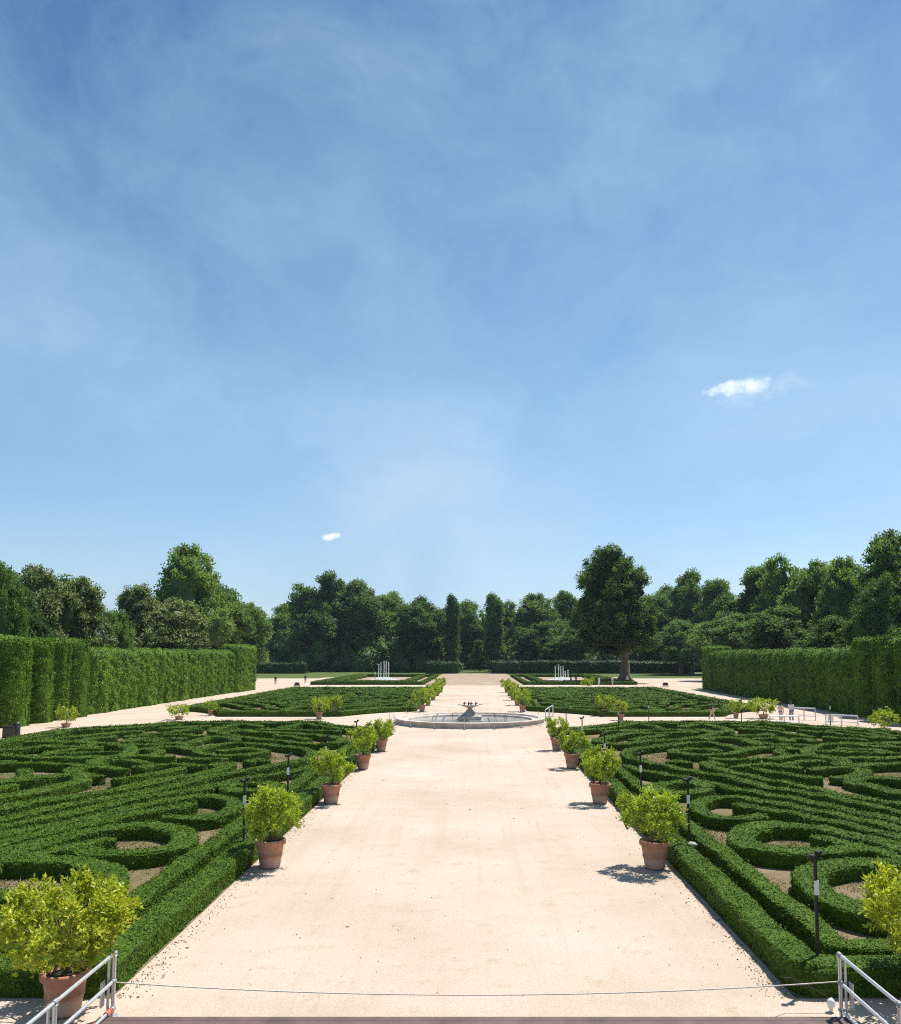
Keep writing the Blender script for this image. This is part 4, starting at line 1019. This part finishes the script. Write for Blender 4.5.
# ------------------------------------------------------------------ people
def skin_obj(name, V, E, rad, mat, parent, sub=1):
    me = bpy.data.meshes.new(name); me.from_pydata([tuple(v) for v in V], E, []); me.materials.append(mat)
    o = bpy.data.objects.new(name, me); COL.objects.link(o); o.parent = parent
    md = o.modifiers.new('skin', 'SKIN'); md.use_smooth_shade = True
    for i, r in enumerate(rad): me.skin_vertices[0].data[i].radius = r if isinstance(r, tuple) else (r, r)
    me.skin_vertices[0].data[0].use_root = True
    s = o.modifiers.new('sub', 'SUBSURF'); s.levels = sub; s.render_levels = sub
    return o
def person(x, y, rz, top, bottom, label, step=.12, arms=0.0, hat=None, dress=False, s=1.0, bag=False):
    t = empty('person', (x, y, 0), rz, label, 'person', 'visitors in the garden'); t.scale = (s, s, s)
    J = {'pel': (0, 0, .96), 'sp': (0, .0, 1.15), 'ch': (0, .01, 1.33), 'nk': (0, .01, 1.47), 'hb': (0, -.005, 1.55), 'hd': (0, -.015, 1.63), 'ht': (0, -.005, 1.70)}
    E = [('pel', 'sp'), ('sp', 'ch'), ('ch', 'nk'), ('nk', 'hb'), ('hb', 'hd'), ('hd', 'ht'), ('hd', 'ns')]
    J['ns'] = (0, -.105, 1.615)
    rad = {'pel': (.15, .10), 'sp': (.13, .09), 'ch': (.155, .10), 'nk': .055, 'hb': .06, 'hd': .092, 'ht': .07, 'ns': .012}
    for q, sg in (('l', 1), ('r', -1)):
        st = step * sg
        J['hp' + q] = (.09 * sg, 0, .90); J['kn' + q] = (.095 * sg, -st * .5 - .03, .50); J['an' + q] = (.1 * sg, -st + .02, .09); J['to' + q] = (.115 * sg, -st - .14, .035)
        a = arms if sg > 0 else arms * .3
        J['sh' + q] = (.175 * sg, .01, 1.40); J['el' + q] = (.225 * sg, .03 - .1 * a + st * .3, 1.13 + .06 * a); J['wr' + q] = (.235 * sg - .1 * a * sg, -.05 - .22 * a + st * .5, .90 + .40 * a); J['hn' + q] = (.235 * sg - .12 * a * sg, -.08 - .25 * a + st * .5, .83 + .44 * a)
        hb = np.array(J['hn' + q])
        E += [('pel', 'hp' + q), ('hp' + q, 'kn' + q), ('kn' + q, 'an' + q), ('an' + q, 'to' + q), ('ch', 'sh' + q), ('sh' + q, 'el' + q), ('el' + q, 'wr' + q), ('wr' + q, 'hn' + q)]
        for f, (dx, L_) in enumerate(((-.03, .075), (-.01, .085), (.01, .08), (.03, .065))):
            J[f'f{f}{q}'] = tuple(hb + (0, dx, -L_)); E.append(('hn' + q, f'f{f}{q}')); rad[f'f{f}{q}'] = .009
        J['th' + q] = tuple(hb + (0, -.055, -.02)); E.append(('wr' + q, 'th' + q)); rad['th' + q] = .01
        rad.update({'hp' + q: .085, 'kn' + q: .055, 'an' + q: .038, 'to' + q: .035, 'sh' + q: .058, 'el' + q: .042, 'wr' + q: .03, 'hn' + q: (.035, .018)})
    K = list(J); ix = {k: i for i, k in enumerate(K)}
    skin_obj('body', [J[k] for k in K], [(ix[a], ix[b]) for a, b in E], [rad[k] for k in K], M['skin'], t)
    def garment(name, keys, edges, grow, mat, ends={}):
        kk = list(keys); ii = {k: i for i, k in enumerate(kk)}
        rr = []
        for k in kk:
            r = rad[k.split('*')[0]] if k in rad else ends[k][1]
            rr.append(tuple(v + grow for v in r) if isinstance(r, tuple) else r + grow)
        skin_obj(name, [J[k] if k in J else ends[k][0] for k in kk], [(ii[a], ii[b]) for a, b in edges], rr, mat, t)
    mid = lambda a, b, f: tuple(np.array(J[a]) * (1 - f) + np.array(J[b]) * f)
    ends = {'sl_l': (mid('shl', 'ell', .75), .05), 'sl_r': (mid('shr', 'elr', .75), .05), 'col': ((0, .01, 1.43), .07)}
    garment('top', ['pel', 'sp', 'ch', 'col', 'shl', 'shr', 'sl_l', 'sl_r'], [('pel', 'sp'), ('sp', 'ch'), ('ch', 'col'), ('ch', 'shl'), ('ch', 'shr'), ('shl', 'sl_l'), ('shr', 'sl_r')], .022, top, ends)
    if dress:
        m = MB(); m.lathe([(.19, 1.05), (.2, .9), (.26, .5), (.24, .49), (.001, .9)], 20); m.build('skirt', bottom, t)
    else:
        ends = {'cf_l': (mid('knl', 'anl', .85), .05), 'cf_r': (mid('knr', 'anr', .85), .05)}
        garment('trousers', ['pel', 'hpl', 'hpr', 'knl', 'knr', 'cf_l', 'cf_r'], [('pel', 'hpl'), ('pel', 'hpr'), ('hpl', 'knl'), ('hpr', 'knr'), ('knl', 'cf_l'), ('knr', 'cf_r')], .024, bottom, ends)
    m = MB(); m.blob((0, .015, 1.685), (.098, .105, .085), sub=2, wob=.02); m.blob((0, .06, 1.62), (.088, .06, .09), sub=2, wob=.03); m.build('hair', M['hair'], t)
    if hat:
        m = MB(); m.lathe([(.2, 1.70), (.11, 1.715), (.105, 1.80), (.06, 1.83), (.001, 1.83)], 20); m.build('hat', hat, t)
    return t
x, y = at(781, 722.5); person(x, y, 2.6, M['cloth_pink'], M['cloth_pink'], 'dark haired person in pale pink clothes walking on the right cross path', .10, .2)
x, y = at(791.5, 722); person(x, y, 2.9, M['cloth_white'], M['cloth_grey'], 'person in a white top beside the one in pink', .12, .6, s=1.06)
x, y = at(712, 720.5); person(x, y, 1.2, M['cloth_black'], M['cloth_beige'], 'person in a black top and beige trousers behind the right box hedges', .28, .9, s=.98)
x, y = at(599, 685.5); person(x, y, .4, M['cloth_white'], M['cloth_white'], 'person all in white near the far right box bed', .1, s=1.0)
x, y = at(612.5, 685.5); person(x, y, -.5, M['cloth_white'], M['cloth_pink'], 'person in white top and pink trousers beside the big trunk', .14, s=1.05)
x, y = at(275.5, 684.8); person(x, y, .2, M['cloth_black'], M['cloth_grey'], 'person in black top with grey trousers on the far left gravel', .16, s=1.05)
x, y = at(305.3, 683.4); person(x, y, .2, M['cloth_black'], M['cloth_beige'], 'person in black top with beige trousers on the far left gravel', .1, s=1.05)
x, y = at(571, 683.5); person(x, y, 1.0, M['cloth_black'], M['cloth_black'], 'person in dark clothes just right of the thin jets', .1, s=1.0)
x, y = at(576, 683.2); person(x, y, -1.0, M['cloth_black'], M['cloth_grey'], 'person in dark top and grey trousers near the thin jets', .1, s=.98)
x, y = at(375, 679); person(x, y, -1.0, M['cloth_white'], M['cloth_grey'], 'person in pale top standing left of the tall jets', .1, s=1.1)
# small yellow green shrub by the far right bed
x, y = at(588, 686)
t = empty('shrub', (x, y, 0), 0, 'small bright green shrub in front of the far right box bed', 'shrub'); m = MB()
for k in range(14):
    c = (R.normal(0, .55), R.normal(0, .4), R.uniform(.3, 1.3)); n = 60; dd = R.normal(size=(n, 3)); dd /= np.linalg.norm(dd, axis=1)[:, None]; m.leaves(np.array(c) + dd * .38, dd, .25, .14)
m.build('foliage', M['citrus'], t); m = MB(); m.tube([(0, 0, 0), (0, 0, .9)], .05, 6); m.build('stem', M['twig'], t)

# ------------------------------------------------------------------ light, sky, air
EL, AZ = math.radians(63), math.radians(47)      # azimuth from +Y (the view) towards +X
sd = Vector((math.sin(AZ) * math.cos(EL), math.cos(AZ) * math.cos(EL), math.sin(EL)))
ld = bpy.data.lights.new('sun', 'SUN'); ld.energy = 5.0; ld.angle = math.radians(.55); ld.color = (1, .955, .88)
lo = bpy.data.objects.new('sun', ld); COL.objects.link(lo); lo.rotation_euler = sd.to_track_quat('Z', 'Y').to_euler(); lo.location = sd * 200

w = bpy.data.worlds.new('World'); sc.world = w; w.use_nodes = True; nt = w.node_tree; nt.nodes.clear(); L = nt.links
sky = N(nt, 'ShaderNodeTexSky'); sky.sky_type = 'NISHITA'; sky.sun_disc = False; sky.sun_elevation = EL; sky.sun_rotation = AZ
sky.air_density = 1.0; sky.dust_density = .5; sky.ozone_density = 2.2; sky.altitude = 0
tc = N(nt, 'ShaderNodeTexCoord'); D = tc.outputs['Generated']
def vmath(op, a, b=None):
    n = N(nt, 'ShaderNodeVectorMath', operation=op)
    for i, v in enumerate((a, b)):
        if v is None: continue
        if hasattr(v, 'is_output'): L.new(v, n.inputs[i])
        else: n.inputs[i].default_value = v
    return n.outputs['Value'] if op in ('DOT_PRODUCT', 'LENGTH', 'DISTANCE') else n.outputs[0]
def fm(op, a, b=0.0, c=0.0, clamp=False):
    n = N(nt, 'ShaderNodeMath', operation=op, use_clamp=clamp)
    for i, v in enumerate((a, b, c)):
        if hasattr(v, 'is_output'): L.new(v, n.inputs[i])
        else: n.inputs[i].default_value = v
    return n.outputs[0]
# thin high cloud veil: noise on a plane high above (direction / height)
sx = N(nt, 'ShaderNodeSeparateXYZ'); L.new(D, sx.inputs[0])
den = fm('ADD', fm('MAXIMUM', sx.outputs[2], 0.0), .22)
mp = N(nt, 'ShaderNodeMapping'); mp.inputs['Rotation'].default_value = (.25, .5, .7); mp.inputs['Scale'].default_value = (2.2, 1.7, 3.0); L.new(D, mp.inputs[0])
wp = noise(nt, mp.outputs[0], 1.0, 4)
wsc = N(nt, 'ShaderNodeVectorMath', operation='SCALE'); L.new(wp.outputs['Color'], wsc.inputs[0]); wsc.inputs['Scale'].default_value = .8
wv = vmath('ADD', mp.outputs[0], wsc.outputs[0])
n1 = noise(nt, wv, 1.0, 9, .62)
veil = ramp(nt, [(.36, (0, 0, 0)), (.70, (1, 1, 1))]); L.new(n1.outputs[0], veil.inputs[0])
SKYC = dict(veil=.66, cloud=(3.0, 4.45, 6.0), bright=(9.5, 9.8, 10.2))
tint = ramp(nt, [(0.0, (.94, .95, 1.02)), (.14, (.87, .95, 1.0)), (.30, (.74, .97, .98)), (.62, (.42, .66, .78))]); L.new(sx.outputs[2], tint.inputs[0])      # clear blue summer air
skc = mixc(nt, 1.0, sky.outputs[0], tint.outputs[0], 'MULTIPLY')
n2 = noise(nt, vmath('ADD', wv, (5.3, 2.1, 0)), 3.6, 8, .66)
n3n = noise(nt, vmath('ADD', wv, (1.7, 8.2, 0)), 1.1, 7, .58)
n3 = N(nt, 'ShaderNodeMath', operation='MULTIPLY_ADD'); L.new(sx.outputs[0], n3.inputs[0]); n3.inputs[1].default_value = .22; L.new(n3n.outputs[0], n3.inputs[2])
bank = ramp(nt, [(.42, (0, 0, 0)), (.66, (1, 1, 1))]); L.new(n3.outputs[0], bank.inputs[0])
low = ramp(nt, [(.0, (.35, .35, .35)), (.16, (.85, .85, .85)), (.34, (.12, .12, .12)), (.5, (0, 0, 0))]); L.new(sx.outputs[2], low.inputs[0])
c0 = mixc(nt, fm('MULTIPLY_ADD', fm('MULTIPLY', veil.outputs[0], fm('MULTIPLY_ADD', n2.outputs[0], 1.1, .45)), SKYC['veil'], .05, True), skc, SKYC['cloud'])
c1 = mixc(nt, fm('MULTIPLY', fm('MULTIPLY', bank.outputs[0], low.outputs[0]), .88), c0, (4.3, 5.6, 7.0))
# two small bright clouds
def puff(col, px, py, sxp, syp, seed, dense):
    d = ray(px, py); d /= np.linalg.norm(d)
    right = np.cross(d, (0, 0, 1)); right /= np.linalg.norm(right); up = np.cross(right, d)
    a = fm('MULTIPLY', vmath('DOT_PRODUCT', D, tuple(right)), F / sxp); b = fm('MULTIPLY', vmath('DOT_PRODUCT', D, tuple(up)), F / syp)
    front = fm('GREATER_THAN', vmath('DOT_PRODUCT', D, tuple(d)), .5)
    b2 = fm('MULTIPLY_ADD', a, -.35, b)
    r2 = fm('ADD', fm('MULTIPLY', a, a), fm('MULTIPLY', b2, b2))
    nz = noise(nt, vmath('ADD', D, (seed, 0, 0)), 45, 6, .6)
    v = fm('ADD', fm('MULTIPLY', r2, -.50), fm('MULTIPLY_ADD', nz.outputs[0], 2.0, -.16))
    msk = ramp(nt, [(.30, (0, 0, 0)), (1.0, (1, 1, 1))]); L.new(v, msk.inputs[0])
    return mixc(nt, fm('MULTIPLY', fm('MULTIPLY', msk.outputs[0], front), dense), col, SKYC['bright'])
c2 = puff(puff(c1, 762, 388, 40, 14, 5.9, .16), 742, 387, 31, 7.2, 3.1, .75)
c3 = puff(c2, 332, 536, 11, 4.2, 7.7, .9)
bg = N(nt, 'ShaderNodeBackground'); bg.inputs['Strength'].default_value = .094; L.new(c3, bg.inputs['Color'])
wo = N(nt, 'ShaderNodeOutputWorld'); L.new(bg.outputs[0], wo.inputs[0])

HAZE = 0.00008
if HAZE:
    m = MB(); m.box((0, 1700, 30), (5200, 4800, 62)); hz_ = m.build('haze', None if False else M['white']); hz_.data.materials.clear()
    hm = bpy.data.materials.new('haze'); hm.use_nodes = True; t_ = hm.node_tree; t_.nodes.clear()
    pv = t_.nodes.new('ShaderNodeVolumePrincipled'); pv.inputs['Color'].default_value = (.66, .82, 1, 1); pv.inputs['Density'].default_value = HAZE
    oo = t_.nodes.new('ShaderNodeOutputMaterial'); t_.links.new(pv.outputs[0], oo.inputs['Volume']); hz_.data.materials.append(hm); hm.cycles.volume_sampling = 'EQUIANGULAR'; hm.cycles.homogeneous_volume = True
    tag(hz_, 'thin blue summer haze over the garden', 'haze', None, 'stuff')

vs = sc.view_settings; sc.display_settings.display_device = 'sRGB'
vs.view_transform = 'Standard'; vs.look = 'None'; vs.exposure = .58; vs.gamma = 1; vs.use_curve_mapping = False
sc.cycles.max_bounces = 6; sc.cycles.diffuse_bounces = 3; sc.cycles.glossy_bounces = 2; sc.cycles.transmission_bounces = 4; sc.cycles.transparent_max_bounces = 8
sc.cycles.use_denoising = False; sc.cycles.filter_width = 1.1
sc.cycles.volume_bounces = 0
